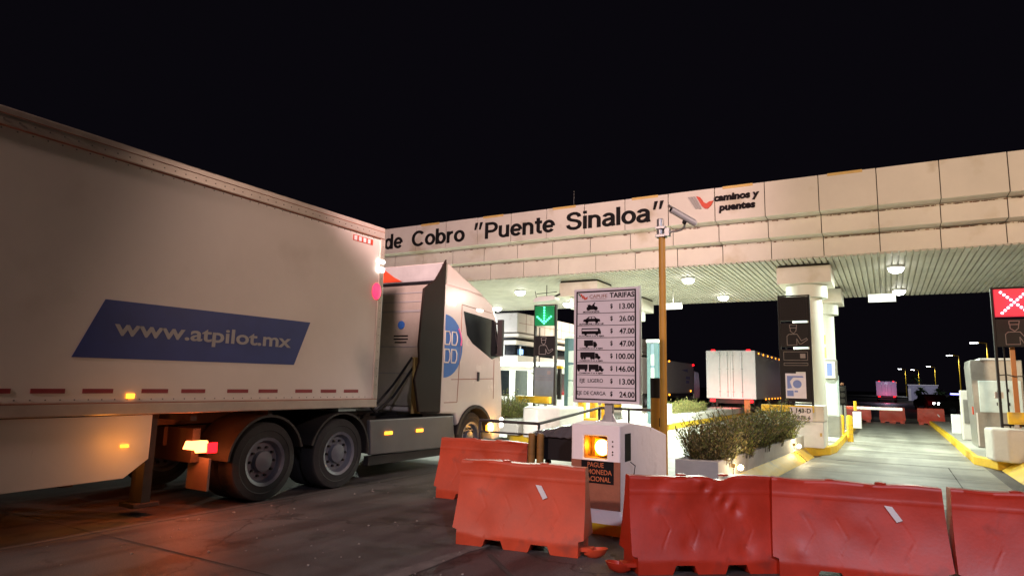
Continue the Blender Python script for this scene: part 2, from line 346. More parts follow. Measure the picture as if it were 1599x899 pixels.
def lane_mat():
    m = bpy.data.materials.new('lane_concrete'); m.use_nodes = True; nt = m.node_tree; N = nt.nodes.new; L = nt.links.new; b = nt.nodes["Principled BSDF"]
    tc = N("ShaderNodeTexCoord")
    n1 = N("ShaderNodeTexNoise"); n1.inputs["Scale"].default_value = .9; n1.inputs["Detail"].default_value = 8; L(tc.outputs["Object"], n1.inputs["Vector"])
    mp = N("ShaderNodeMapping"); mp.inputs["Scale"].default_value = (1.0, .09, 1); L(tc.outputs["Object"], mp.inputs[0])
    n3 = N("ShaderNodeTexNoise"); n3.inputs["Scale"].default_value = 1.2; n3.inputs["Detail"].default_value = 4; L(mp.outputs[0], n3.inputs["Vector"])
    mp2 = N("ShaderNodeMapping"); mp2.inputs["Scale"].default_value = (.12, 1.3, 1); L(tc.outputs["Object"], mp2.inputs[0])
    n4 = N("ShaderNodeTexNoise"); n4.inputs["Scale"].default_value = 1.6; n4.inputs["Detail"].default_value = 5; L(mp2.outputs[0], n4.inputs["Vector"])
    r1 = N("ShaderNodeValToRGB"); L(n1.outputs["Fac"], r1.inputs[0]); r1.color_ramp.elements[0].position = .3; r1.color_ramp.elements[0].color = (.27, .26, .22, 1); r1.color_ramp.elements[1].position = .7; r1.color_ramp.elements[1].color = (.42, .41, .36, 1)
    r3 = N("ShaderNodeValToRGB"); L(n3.outputs["Fac"], r3.inputs[0]); r3.color_ramp.elements[0].position = .35; r3.color_ramp.elements[0].color = (.6, .6, .6, 1); r3.color_ramp.elements[1].position = .6
    r4 = N("ShaderNodeValToRGB"); L(n4.outputs["Fac"], r4.inputs[0]); r4.color_ramp.elements[0].position = .33; r4.color_ramp.elements[0].color = (.55, .55, .52, 1); r4.color_ramp.elements[1].position = .5
    a = N("ShaderNodeMixRGB"); a.blend_type = 'MULTIPLY'; a.inputs[0].default_value = 1; L(r1.outputs[0], a.inputs[1]); L(r3.outputs[0], a.inputs[2])
    c = N("ShaderNodeMixRGB"); c.blend_type = 'MULTIPLY'; c.inputs[0].default_value = 1; L(a.outputs[0], c.inputs[1]); L(r4.outputs[0], c.inputs[2])
    L(c.outputs[0], b.inputs["Base Color"]); b.inputs["Roughness"].default_value = .55
    n2 = N("ShaderNodeTexNoise"); n2.inputs["Scale"].default_value = 60; L(tc.outputs["Object"], n2.inputs["Vector"])
    bp = N("ShaderNodeBump"); bp.inputs["Strength"].default_value = .3; bp.inputs["Distance"].default_value = .01; L(n2.outputs["Fac"], bp.inputs["Height"]); L(bp.outputs[0], b.inputs["Normal"])
    return m
GM, LM = ground_mat(), lane_mat()
mb = MB(); mb.quad((-900, -300, 0), (900, -300, 0), (900, 1500, 0), (-900, 1500, 0)); struct(mb.build('ground', GM))
for x0, x1, y0, y1 in ((-1.95, 1.75, 11.0, 46), (-7.0, -2.62, 9.6, 46), (-16.5, -9.6, 12.5, 46)):
    mb = MB(); mb.quad((x0, y0, .004), (x1, y0, .004), (x1, y1, .004), (x0, y1, .004)); struct(mb.build('road', LM))
# slab joints: dark sealed lines across and along the pavement
def jline(mb, p, q, w, z):
    p, q = Vector((*p, z)), Vector((*q, z)); d = (q - p).normalized(); n = Vector((-d.y, d.x, 0)) * w / 2
    k = max(2, int((q - p).length / .25)); pr = None
    for i in range(k + 1):
        c = p + (q - p) * i / k; ww = n * random.uniform(.5, 1.2)
        a, b = mb.v(c + ww), mb.v(c - ww)
        if pr: mb.bm.faces.new([pr[0], a, b, pr[1]])
        pr = (a, b)
mb = MB()
jline(mb, (-7.0, -4), (-6.92, 13), .035, .004); jline(mb, (-7.0, 3.81), (-2.2, 3.83), .03, .004); jline(mb, (-14, 3.75), (-7, 3.8), .03, .004)
jline(mb, (-3.3, 5.4), (-2.6, 4.75), .05, .004)
jline(mb, (-1.2, 17.0), (1.7, 17.05), .05, .008); jline(mb, (-1.9, 14.95), (1.7, 14.9), .02, .008); jline(mb, (1.0, 11), (1.05, 17), .02, .008); jline(mb, (-1.25, 22.3), (1.7, 22.3), .03, .008); jline(mb, (-1.25, 28.3), (1.7, 28.3), .03, .008)
struct(mb.build('pavement_joint', M['joint']))
mb = MB(); jline(mb, (-3.62, 3.3), (-3.52, 6.6), .16, .004); struct(mb.build('pavement', M['midconc']))

mb = MB()
for i in range(260):
    x = random.uniform(-7, 1.5); y = random.uniform(2.6, 9); r = random.choice([.006, .008, .01, .014]); mb.ball((x, y, r * .5), r, 3, (1, random.uniform(.6, 1.2), .6))
gv = mb.build('gravel', M['pebble']); gv['kind'] = 'stuff'
# ------------------------------------------------------------------ islands (raised kerbs with yellow edges)
def island(pts, top, z=.2, name='kerb'):
    n = len(pts)
    mb = MB(); mb.prism(pts, 0, z, 'z'); k = mb.build(name, M['yellow'], bevel=.02); struct(k)
    # concrete top set in from the edge
    cx = sum(p[0] for p in pts) / n; cy = sum(p[1] for p in pts) / n
    ins = [(p[0] + (.09 if p[0] < cx else -.09), p[1] + (.12 if p[1] < cy else -.12)) for p in pts]
    mb = MB(); mb.prism(ins, z - .02, z + .004, 'z'); struct(mb.build('pavement', top))
island([(-2.55, 18.0), (-2.1, 17.3), (-1.75, 17.35), (-1.3, 18.2), (-1.2, 19), (-1.2, 46), (-2.6, 46)], M['conc'])
island([(1.62, 18.3), (1.95, 17.35), (6.0, 17.35), (6.0, 46), (1.75, 46), (1.68, 26)], M['conc'])
island([(-9.6, 16.5), (-9.0, 15.6), (-7.7, 15.6), (-7.0, 17.0), (-7.0, 46), (-9.6, 46)], M['conc'])
island([(-19, 18), (-16.5, 17.6), (-16.5, 46), (-19, 46)], M['conc'])
# sloped yellow apron kerb beside the planter
mb = MB()
for a, b in (((-2.24, 10.1), (-1.79, 17.25)),):
    v = [mb.v(p) for p in ((a[0], a[1], 0), (a[0] + .26, a[1], 0), (a[0], a[1], .22), (b[0], b[1], 0), (b[0] + .22, b[1], 0), (b[0], b[1], .22))]
    for f in ((0, 1, 2), (3, 5, 4), (0, 3, 4, 1), (1, 4, 5, 2), (2, 5, 3, 0)): mb.bm.faces.new([v[i] for i in f])
struct(mb.build('kerb', M['yellow'], bevel=.01))
mb = MB()
v = [mb.v(p) for p in ((2.3, 11, 0), (2.05, 11, 0), (2.35, 11, .35), (2.3, 17.3, 0), (2.0, 17.3, 0), (2.4, 17.3, .3))]
for f in ((0, 1, 2), (3, 5, 4), (0, 3, 4, 1), (1, 4, 5, 2), (2, 5, 3, 0)): mb.bm.faces.new([v[i] for i in f])
struct(mb.build('kerb', M['yellow'], bevel=.01))

# ------------------------------------------------------------------ canopy
cp = thing('toll_canopy', 'long cream panelled toll plaza canopy with black lettering over the lanes', 'canopy')
XL, XR = -24.0, 6.5
joints = [0.03 + 1.29 * k for k in range(-19, 6)]
def tier(y, z0, z1, name, ybk):
    mb = MB()
    for a, b in zip(joints, joints[1:]):
        if a < XL or b > XR + 1: continue
        dy = random.uniform(-.006, .006); dz = random.uniform(-.004, .004)
        mb.box(a + .009, b - .009, y + dy, y + .03 + dy, z0 + dz, z1 + dz)
        mb.box(a + .009, b - .009, y + .031 + dy, ybk - .02, z0 + dz, z0 + .02 + dz)
    mb.build(name, M['clad'], cp, bevel=.006)
    mb = MB(); mb.box(XL, joints[-1], y + .04, ybk, z0 + .03, z1 - .01); mb.build('backing', M['joint'], cp)
tier(17.60, 6.07, 7.00, 'upper_cladding', 18.5)
tier(18.06, 5.59, 6.06, 'middle_cladding', 18.9)
tier(18.50, 5.07, 5.58, 'lower_cladding', 19.2)
# weather streaks under the ledges (thin dirt marks with shapes of their own)
mb = MB()
for zz, yy in ((6.045, 18.028), (5.565, 18.468)):
    for i in range(170):
        x = random.choice([random.uniform(-6, 3.5), random.uniform(-1, 3.5), random.uniform(-14, 3.5)]); w = random.uniform(.01, .09); h = random.uniform(.008, .03)
        mb.box(x, x + w, yy + .01, yy + .026, zz - h, zz)
mb.build('grime', M['rust'], cp)['kind'] = 'stuff'
mb = MB(); mb.box(XL, XR, 17.9, 27.1, 6.9, 6.98); mb.box(XL, XR, 26.9, 27.1, 5.05, 6.9); mb.build('roof', M['roof'], cp)
mb = MB()
for k in (-11, -9, -7, -5, -3, -1):
    a = .03 + 1.29 * k; mb.box(a + .22, a + 1.0, 17.585, 17.63, 6.94, 7.008)
mb.build('coping_plate', M['tan'], cp, split=True)
mb = MB(); x = XL; p = .15
while x < XR:                                     # ribbed sheet: flat pans with deep grooves between
    mb.prism([(x, 5.03), (x + .106, 5.03), (x + .112, 5.085), (x - .006 + p, 5.085), (x + p, 5.03), (x + p, 5.09), (x, 5.09)], 18.52, 27.08, 'y'); x += p
mb.build('soffit', M['soffit'], cp)
for wd_, ua, ub in (('P', -18.3, -17.85), ('laza', -17.75, -16.0), ('de', -15.58, -14.77), ('Cobro', -14.33, -12.10), ('Puente', -11.27, -8.72), ('Sinaloa', -8.31, -5.66)):
    mb = MB(); word(mb, wd_, ua, ub, 6.24, 6.79, 17.592); mb.build('lettering', M['black'], cp)
mb = MB()
for x in (-11.68, -11.50, -5.56, -5.39):
    mb.prism([(x, 6.58), (x + .06, 6.58), (x + .14, 6.82), (x + .04, 6.82)], 17.562, 17.59, 'y')
mb.build('quotation_mark', M['black'], cp, split=True)
mb = MB(); put_text(mb, 'caminos y', -3.86, -2.70, 6.55, 6.80, front(17.585), .04, .04, .1); put_text(mb, 'puentes', -3.72, -2.80, 6.27, 6.51, front(17.585), .04, .04, .1)
mb.build('emblem_wording', M['ink'], cp)
mb = MB(); mb.prism([(-4.56, 6.82), (-4.44, 6.82), (-4.27, 6.47), (-4.36, 6.47)], 17.56, 17.59, 'y'); mb.prism([(-4.42, 6.82), (-4.37, 6.82), (-4.19, 6.45), (-4.25, 6.45)], 17.56, 17.59, 'y'); em = mb.build('emblem', M['greypaint'], cp)
mb = MB(); mb.prism([(-4.33, 6.82), (-4.22, 6.78), (-4.12, 6.62), (-4.05, 6.58), (-3.98, 6.63), (-3.86, 6.64), (-3.93, 6.52), (-4.02, 6.44), (-4.10, 6.44), (-4.18, 6.52)], 17.55, 17.59, 'y'); mb.build('red_swoosh', M['red'], em)

# columns with drum and block capitals
def column(x, y, label):
    o = (x, y, .2); t = thing('canopy_column', label, 'column', o, 0, 'round columns carrying the canopy')
    MB(o).lathe((x, y, .2), [(.395, 0), (.395, 3.96)], n=40).build('shaft', M['col'], t, smooth=True)
    MB(o).lathe((x, y, 4.14), [(.54, 0), (.54, .36)], n=40).build('drum', M['col'], t, smooth=True)
    mb = MB(o); mb.box(x - .69, x + .69, y - .7, y + .7, 4.502, 4.965); mb.build('capital_block', M['clad'], t, bevel=.01)
    mb = MB(o); mb.box(x - .66, x + .66, y - .66, y + .66, 4.967, 5.028); mb.build('dark_gap_fill', M['joint'], t)  # dark block stands in for the shaded gap under the ribs
    mb = MB(o)
    for zz in (1.3, 2.6, 3.7): mb.lathe((x, y, zz), [(.397, 0), (.397, .012)], n=40)
    mb.build('band', M['plaster'], t)
column(-1.86, 20.0, 'pale round column beside the dark lane panel with a poster')
column(-1.86, 24.7, 'second round column, behind the one by the poster panel')
column(-8.8, 20.3, 'round column whose square capital shows left of the tariff board')
column(-8.8, 24.9, 'round column standing behind the tariff board')
column(5.1, 20.0, 'round column on the island of the red cross lane')
column(-15.8, 20.3, 'round column hidden behind the truck cab')

# canopy lamps
def canopy_lamp(x, y, label, power):
    o = (x, y, 5.02); t = thing('ceiling_lamp', label, 'lamp', o, 0, 'round lamps under the canopy')
    MB(o).lathe((x, y, 4.95), [(.17, 0), (.21, .02), (.21, .075)], n=28).build('housing', M['white'], t, smooth=True)
    MB(o).lathe((x, y, 4.925), [(.05, -.10), (.12, -.08), (.175, -.03), (.19, .024)], n=28).build('diffuser', G['canopy'], t, smooth=True)
    l = light('AREA', (x, y, 4.80), power, (.88, 1.0, .84), .34, rot=(0, 0, 0)); l.parent = t; l.location = (0, 0, -.22)
canopy_lamp(.38, 20.5, 'round lamp in the ribbed ceiling above the open right lane, nearer one', 228)
canopy_lamp(.52, 25.3, 'round lamp in the ribbed ceiling above the right lane, farther one', 174)
canopy_lamp(-5.32, 20.4, 'bright round ceiling lamp just right of the yellow camera pole', 693)
canopy_lamp(-5.2, 24.95, 'round ceiling lamp above the white lorry at the rear edge', 627)
canopy_lamp(-11.8, 21.0, 'round ceiling lamp left of the green arrow panel', 858)
canopy_lamp(-11.7, 25.0, 'round ceiling lamp between the green arrow and the tariff board', 693)
canopy_lamp(-15.45, 25.4, 'round ceiling lamp beside the truck cab windscreen', 693)
canopy_lamp(-18.5, 21.0, 'round ceiling lamp behind the truck cab', 495)

def hanging_sign(x, y, z0, z1, w, label):
    o = (x, y, z0); t = thing('hanging_sign', label, 'sign', o, 0, 'white plates hung under the canopy')
    mb = MB(o); mb.box(x - w / 2, x + w / 2, y, y + .03, z0, z1); mb.build('plate', M['white'], t, bevel=.004)
    MB(o).tube((x, y + .015, z1), (x, y + .015, 5.03), .015, n=8).build('hanger', M['metal'], t)
hanging_sign(0.0, 22.5, 4.28, 4.53, .73, 'white plate hanging on a rod above the right lane')
hanging_sign(-6.42, 22.5, 4.28, 4.50, .62, 'white plate hanging behind the yellow camera pole')

# ------------------------------------------------------------------ lane panels (signal box, officer pictogram, card pictogram)
def officer(mb, x0, z0, w, h, y):
    P = lambda a, b: (x0 + a * w, y, z0 + b * h)
    mb.path([P(.34, .93), P(.34, .80), P(.60, .80), P(.62, .93), P(.34, .93)], .008, 6)
    mb.path([P(.36, .80), P(.36, .66), P(.48, .56), P(.58, .66), P(.60, .80)], .008, 6)
    mb.path([P(.22, .08), P(.22, .45), P(.30, .53), P(.62, .53), P(.78, .25), P(.98, .36), P(1.02, .30), P(.78, .13), P(.70, .13), P(.60, .34), P(.60, .08), P(.22, .08)], .008, 6)
def lane_panel(x, y, ztop, label, kind, w=.68, zbot=1.25, foot=.2):
    o = (x, y, foot); t = thing('lane_sign_panel', label, 'lane sign', o, 0, 'tall lane panels under the canopy front')
    xa, xb = x, x + w
    mb = MB(o); mb.box(xa - .045, xa, y, y + .12, foot, ztop); mb.box(xb, xb + .045, y, y + .12, zbot - .1, ztop); mb.box(xa, xb, y + .01, y + .10, zbot - .06, zbot - .02); mb.box(xa, xb, y + .02, y + .08, ztop - .03, ztop)
    mb.tube((xa + .12, y + .08, zbot - .1), (xa + .12, y + .08, ztop - .7), .018, n=8)
    mb.build('frame', M['darkpanel'] if kind != 'arrow' else M['dgrey'], t, bevel=.004)
    zt = ztop - .05
    mb = MB(o); mb.box(xa + .004, xb - .004, y - .04, y + .15, zt - .60, zt)
    sb = mb.build('signal_box', {'arrow': G['greenboard'], 'cross': G['xboard'], 'off': M['darkpanel']}[kind], t, bevel=.006)
    cx, cz = (xa + xb) / 2, zt - .30
    if kind == 'arrow':
        mb = MB(o)
        for i in range(7): mb.lathe((cx, y - .055, cz + .25 - i * .08), [(.030, 0), (.030, .014)], 'y', 10)
        for i in range(1, 5):
            for s in (-1, 1): mb.lathe((cx + s * i * .058, y - .055, cz - .23 + i * .050), [(.030, 0), (.030, .014)], 'y', 10)
        mb.build('green_arrow', G['green'], sb); l = light('POINT', (0, 0, 0), 1.3, (.05, 1, .4), .1); l.parent = t; l.location = (cx - o[0], -.16, cz - o[2])
    if kind == 'cross':
        mb = MB(o)
        for i in range(-4, 5):
            for s in ((-1, 1) if i else (1,)): mb.lathe((cx + i * .057, y - .055, cz + s * i * .057), [(.028, 0), (.028, .014)], 'y', 10)
        mb.build('red_cross', G['xled'], sb); l = light('POINT', (0, 0, 0), 4.5, (1, .02, .10), .1); l.parent = t; l.location = (cx - o[0], -.22, cz - o[2])
    if kind == 'off':
        mb = MB(o)
        for i in range(-5, 6):
            for j in range(-5, 6): mb.lathe((cx + i * .055, y - .046, cz + j * .048), [(.014, 0), (.014, .006)], 'y', 8)
        mb.build('unlit_leds', M['black'], sb)
    z1 = zt - .66; z0 = z1 - .60
    if kind == 'arrow': z1 -= .26; z0 -= .26
    mb = MB(o); mb.box(xa + .004, xb - .004, y, y + .05, z0, z1); ob = mb.build('officer_panel', M['darkpanel'], t)
    mb = MB(o); officer(mb, xa + .02, z0, w * .9, .60, y - .003); mb.build('officer_outline', M['outline'], ob)
    if kind == 'off':
        mb = MB(o)
        for zz in (z1 + .008, z0 - .045): mb.box(xa + .34, xb - .03, y + .02, y + .06, zz, zz + .045)
        mb.build('lit_slot', G['booth'], t, split=True)
    z1 = z0 - .06
    if kind == 'arrow': z1 -= .28
    if kind in ('off', 'arrow'):
        zc = zbot + (.0 if kind == 'off' else 0)
        mb = MB(o); mb.box(xa + .004, xb - .004, y, y + .05, zc, z1); cb = mb.build('card_panel', M['darkpanel'] if kind == 'off' else M['cardpanel'], t)
        mb = MB(o); mb.path([(xa + .06, y - .003, z1 - .06), (xb - .05, y - .003, z1 - .06), (xb - .05, y - .003, z1 - .27), (xa + .06, y - .003, z1 - .27), (xa + .06, y - .003, z1 - .06)], .006, 6)
        mb.path([(xa + .06, y - .003, z1 - .34), (xb - .05, y - .003, z1 - .34), (xb - .05, y - .003, z1 - .40), (xa + .06, y - .003, z1 - .40), (xa + .06, y - .003, z1 - .34)], .006, 6)
        mb.box(xb - .22, xb - .10, y - .006, y + .001, z1 - .22, z1 - .11)
        mb.build('card_outline', M['outline'], cb)
    return t
tA = lane_panel(-9.33, 17.6, 3.98, 'tall lane panel with a lit green arrow and an officer pictogram', 'arrow', .66, .95)
tO = lane_panel(-2.28, 17.6, 3.95, 'dark lane panel with unlit signal, officer outline and taped poster', 'off', .66, 1.28)
tX = lane_panel(2.14, 17.6, 3.93, 'dark lane panel with a lit red cross at the picture edge', 'cross', .72, .98)
# poster taped on the middle panel
p = thing('poster', 'pale blue and white poster taped to the dark lane panel', 'poster', (-1.95, 17.58, 1.4))
o = (-1.95, 17.58, 1.4)
mb = MB(o); mb.box(-2.20, -1.73, 17.585, 17.592, 1.37, 1.98); mb.build('sheet', M['poster'], p)
mb = MB(o); mb.prism([(-2.16, 1.60), (-2.16, 1.92), (-1.80, 1.92), (-1.78, 1.88), (-2.02, 1.88), (-2.10, 1.78), (-2.05, 1.62)], 17.578, 17.584, 'y'); mb.box(-2.17, -2.02, 17.578, 17.584, 1.42, 1.56); mb.box(-2.0, -1.92, 17.578, 17.584, 1.52, 1.56)
mb.lathe((-1.93, 17.581, 1.72), [(.10, 0), (.10, .002)], 'y', 20); mb.build('print', M['posterblue'], p)
mb = MB(o); mb.box(-1.95, -1.73, 17.575, 17.578, 1.975, 2.02); mb.build('tape', M['tape'], p)
# white camera housings / lamp on top of the green-arrow panel
o = (-9.0, 17.7, 4.0); t = thing('signal_top_lamp', 'white curved lamp fitting on top of the green arrow panel', 'lamp fitting', o)
mb = MB(o); mb.prism([(-9.38, 4.04), (-9.36, 4.16), (-9.2, 4.22), (-8.75, 4.24), (-8.62, 4.20), (-8.62, 4.12), (-8.8, 4.07)], 17.5, 17.85, 'y'); mb.build('hood', M['white'], t, bevel=.03, seg=3)
mb = MB(o); mb.tube((-9.0, 17.7, 4.2), (-9.0, 17.7, 4.6), .012); mb.tube((-9.32, 17.65, 4.18), (-9.38, 17.65, 4.42), .01); mb.tube((-8.7, 17.65, 4.22), (-8.5, 17.6, 4.28), .03); mb.tube((-9.3, 17.6, 4.32), (-8.6, 17.6, 4.36), .01); mb.build('antenna', M['dgrey'], t)

# yellow bumper beams and concrete noses
def beam(x0, x1, y, z0, z1, label):
    o = ((x0 + x1) / 2, y, z0); t = thing('bumper_beam', label, 'beam', o, 0, 'yellow bumper beams on the island noses')
    mb = MB(o); mb.box(x0, x1, y, y + .18, z0, z1); mb.box(x0 + .02, x1 - .02, y - .03, y, z0 + .03, z1 - .03); mb.build('beam', M['yellow'], t, bevel=.02)
    mb = MB(o); mb.box(x0 + .1, x0 + .18, y + .05, y + .12, z0 - .25, z0 + .02); mb.box(x1 - .18, x1 - .1, y + .05, y + .12, z0 - .25, z0 + .02); mb.build('bracket', M['metal'], t, split=True)
beam(-9.75, -8.62, 17.2, 1.0, 1.2, 'yellow bumper beam under the green arrow panel')
beam(-2.75, -1.56, 17.3, 1.04, 1.2, 'yellow bumper beam beside the bushy planter and lane plate')
beam(2.20, 4.6, 17.35, .97, 1.22, 'yellow bumper beam under the red cross panel')
# lane plate with wording
p = thing('lane_plate', 'white lane plate lettered CARRIL 6 on the yellow beam', 'sign', (-1.8, 17.2, .85)); o = (-1.8, 17.2, .85)
mb = MB(o); mb.box(-2.08, -1.58, 17.235, 17.25, .84, 1.17); mb.build('plate', M['signface'], p)
mb = MB(o); put_text(mb, '1 143-D', -2.05, -1.61, 1.03, 1.14, front(17.233), .02, .004); put_text(mb, 'CARRIL 6', -2.04, -1.63, .88, .97, front(17.233), .015, .004); mb.build('wording', M['ink'], p)
# box base of the middle island (beige cabinet)
o = (-1.75, 17.9, .2); t = thing('island_cabinet', 'beige and white cabinet at the foot of the poster column', 'cabinet', o)
mb = MB(o); mb.box(-2.02, -1.38, 17.55, 18.7, .2, .82); mb.build('base', M['white'], t, bevel=.012)
mb = MB(o); mb.box(-2.04, -1.36, 17.53, 18.72, .83, 1.2); mb.build('top_box', M['plaster'], t, bevel=.012)
mb = MB(o); mb.box(-1.46, -1.42, 17.52, 17.55, .48, .56); mb.build('lock', M['tan'], t)
def nose(pts, z0, z1, label, loc):
    t = MB((loc[0], loc[1], z0)); t.prism(pts, z0, z1, 'z'); ob = t.build('concrete_nose', M['plaster'], bevel=.05, seg=3); tag(ob, label, 'concrete block', 'white concrete noses of the islands')
nose([(1.78, 17.6), (1.86, 17.1), (2.12, 16.85), (4.8, 16.85), (4.8, 17.32), (2.0, 17.9)], .204, .88, 'white chamfered concrete block below the red cross panel', (2, 17))
nose([(2.46, 13.0), (4.8, 13.0), (4.8, 16.8), (2.46, 16.8)], .004, .62, 'low white wall running out at the right picture edge', (3, 14))
nose([(-8.45, 15.4), (-8.2, 14.9), (-7.8, 14.9), (-7.45, 15.5), (-7.45, 17.1), (-8.45, 17.1)], .204, .96, 'bright white concrete block in front of the green arrow panel', (-8.3, 16))
nose([(-11.6, 15.5), (-8.52, 15.2), (-8.52, 17.0), (-11.6, 17.0)], .204, .60, 'bright white planter wall under the clipped hedge', (-10, 16))

# ------------------------------------------------------------------ planter island with shrubs and wall lamps
o = (-2.4, 13.5, 0); t = thing('planter', 'long cream planter trough tapering between the lanes with shrubs', 'planter', o)
P0 = [(-2.86, 10.02), (-2.24, 10.12), (-1.79, 17.2), (-2.72, 17.2)]; P1 = [(-2.74, 10.16), (-2.34, 10.24), (-1.92, 17.05), (-2.6, 17.05)]
mb = MB(o)
A = [mb.v((*p, 0)) for p in P0]; B = [mb.v((*p, .5)) for p in P0]; C = [mb.v((*p, .5)) for p in P1]; D = [mb.v((*p, .40)) for p in P1]
for i in range(4):
    j = (i + 1) % 4
    mb.bm.faces.new([A[i], A[j], B[j], B[i]]); mb.bm.faces.new([B[i], B[j], C[j], C[i]]); mb.bm.faces.new([C[i], C[j], D[j], D[i]])
mb.bm.faces.new(A[::-1]); mb.build('trough', M['plaster'], t, bevel=.008)
mb = MB(o); mb.quad(*[(p[0], p[1], .42) for p in P1]); mb.build('soil', M['soil'], t)

def shrub(name, cx, cy, rx, ry, z0, h, n, label, cat, group, seed, dry=.5, lean=.35):
    n = int(n * 1.25); rnd = random.Random(seed); o = (cx, cy, z0); t = thing(name, label, cat, o, 0, group)
    st, lf, ld = MB(o), MB(o), MB(o)
    for i in range(n):
        a = rnd.uniform(0, 6.283); rr = math.sqrt(rnd.random())
        bx, by = cx + rx * .75 * rr * math.cos(a), cy + ry * .85 * rr * math.sin(a)
        hh = h * rnd.uniform(.5, 1.12) * (1 - .3 * rr * rr)
        if rnd.random() < .10: hh *= 1.3
        dx, dy = math.cos(a) * lean * rr + rnd.gauss(0, .2), math.sin(a) * lean * rr + rnd.gauss(0, .2)
        pts = [Vector((bx, by, z0))]
        for k in range(1, 5):
            f = k / 4; pts.append(Vector((bx + dx * hh * f * f, by + dy * hh * f * f, z0 + hh * f)))
        for p, q in zip(pts, pts[1:]): st.tube(p, q, .004, .003, n=3)
        nl = int(30 * hh / .7)
        for k in range(nl):
            f = rnd.uniform(.12, 1.0); s = f * 4; i0 = min(3, int(s)); p = pts[i0].lerp(pts[i0 + 1], s - i0)
            d = Vector((rnd.gauss(0, 1), rnd.gauss(0, 1), rnd.uniform(.1, 1.5))).normalized(); L = rnd.uniform(.035, .085); w = L * .13
            sd = d.cross(Vector((rnd.gauss(0, 1), rnd.gauss(0, 1), rnd.gauss(0, 1)))).normalized() * w
            tgt = ld if rnd.random() < dry else lf
            tgt.bm.faces.new([tgt.v(p), tgt.v(p + d * L * .5 + sd), tgt.v(p + d * L), tgt.v(p + d * L * .5 - sd)])
    s_ = st.build('stems', M['stem'], t); f_ = lf.build('foliage', M['leaf'], t); ld.build('dry_foliage', M['leafdry'], t)
    return t
gp = 'shrubs in the cream planter'
shrub('shrub', -2.50, 10.75, .50, .62, .42, .60, 260, 'wispy brownish shrub at the near end of the cream planter', 'shrub', gp, 1, .6)
shrub('shrub', -2.40, 11.95, .46, .75, .42, .62, 260, 'olive shrub second from the near end of the planter', 'shrub', gp, 2, .5)
shrub('shrub', -2.33, 13.3, .46, .8, .42, .66, 260, 'olive shrub in the middle of the cream planter', 'shrub', gp, 3, .4)
shrub('shrub', -2.27, 14.7, .46, .85, .42, .68, 260, 'greener shrub next to the last one in the planter', 'shrub', gp, 4, .25)
shrub('shrub', -2.2, 16.2, .46, .85, .42, .72, 280, 'bright green shrub beside the CARRIL plate', 'shrub', gp, 5, .1)
gh = 'shrubs in the far planters'
shrub('clipped_hedge', -9.75, 16.2, 1.2, .7, .55, .66, 620, 'clipped green hedge beside the truck cab front', 'hedge', None, 6, .15, .15)
shrub('clipped_hedge', -7.6, 28.5, .5, 4.0, .45, .5, 520, 'low green hedge behind the yellow pole', 'hedge', None, 7, .3, .1)
mb = MB((-7.3, 28, 0)); mb.box(-8.4, -6.995, 24.0, 46, .206, .5); tag(mb.build('planter_wall', M['plaster'], bevel=.02), 'white planter wall with yellow kerb right of the yellow pole', 'wall')
mb = MB((-7.3, 24, 0)); mb.box(-7.25, -6.9, 23.3, 23.9, .206, .95); tag(mb.build('concrete_post', M['white'], bevel=.03), 'white concrete block topped yellow right of the yellow pole', 'concrete block')

def wall_lamp(x, y, z, label):
    o = (x, y, z); t = thing('wall_lamp', label, 'lamp', o, 0, 'small lamps on the planter wall')
    mb = MB(o); mb.box(x - .01, x + .05, y - .10, y - .07, z + .02, z + .08); mb.tube((x + .03, y - .08, z + .05), (x + .09, y, z + .05), .012); mb.build('bracket', M['tan'], t)
    MB(o).ball((x + .11, y, z + .02), .045, 8).build('bulb', G['wall'], t, smooth=True)
    MB(o).path([(x + .02, y - .1, z + .03), (x + .02, y - .11, z - .12), (x + .10, y - .14, .2), (x + .18, y + .05, .1), (x + .26, y + .02, .02)], .007, 6).build('cable', M['joint'], t)
    l = light('POINT', (0, 0, 0), 9, (1, .82, .5), .05); l.parent = t; l.location = (.18, 0, .03)
wall_lamp(-2.17, 10.85, .34, 'glowing lamp at the near end of the planter wall')
wall_lamp(-1.87, 15.9, .33, 'glowing lamp at the far end of the planter wall')

# ------------------------------------------------------------------ tariff kiosk
o = (-2.8, 7.6, 0); t = thing('concrete_kiosk', 'whitewashed concrete island head with glowing amber beacon and brown band', 'kiosk', o)
xa, xb, ya, yb = -3.13, -2.55, 6.83, 8.55
mb = MB(o)   # body with a window recess in the front face, sloping roof and flared foot
wx0, wx1, wz0, wz1 = -2.98, -2.705, .785, 1.03
def ring(z, x0, x1, y0, y1): return [mb.v(p) for p in ((x0, y0, z), (x1, y0, z), (x1, y1, z), (x0, y1, z))]
b0 = ring(0, xa, -2.44, 6.80, yb); b1 = ring(.03, xa, -2.44, 6.80, yb); b2 = ring(.25, xa, xb, ya, yb)
for A_, B_ in ((b0, b1), (b1, b2)):
    for i in range(4): mb.bm.faces.new([A_[i], A_[(i + 1) % 4], B_[(i + 1) % 4], B_[i]])
mb.bm.faces.new(b0[::-1])
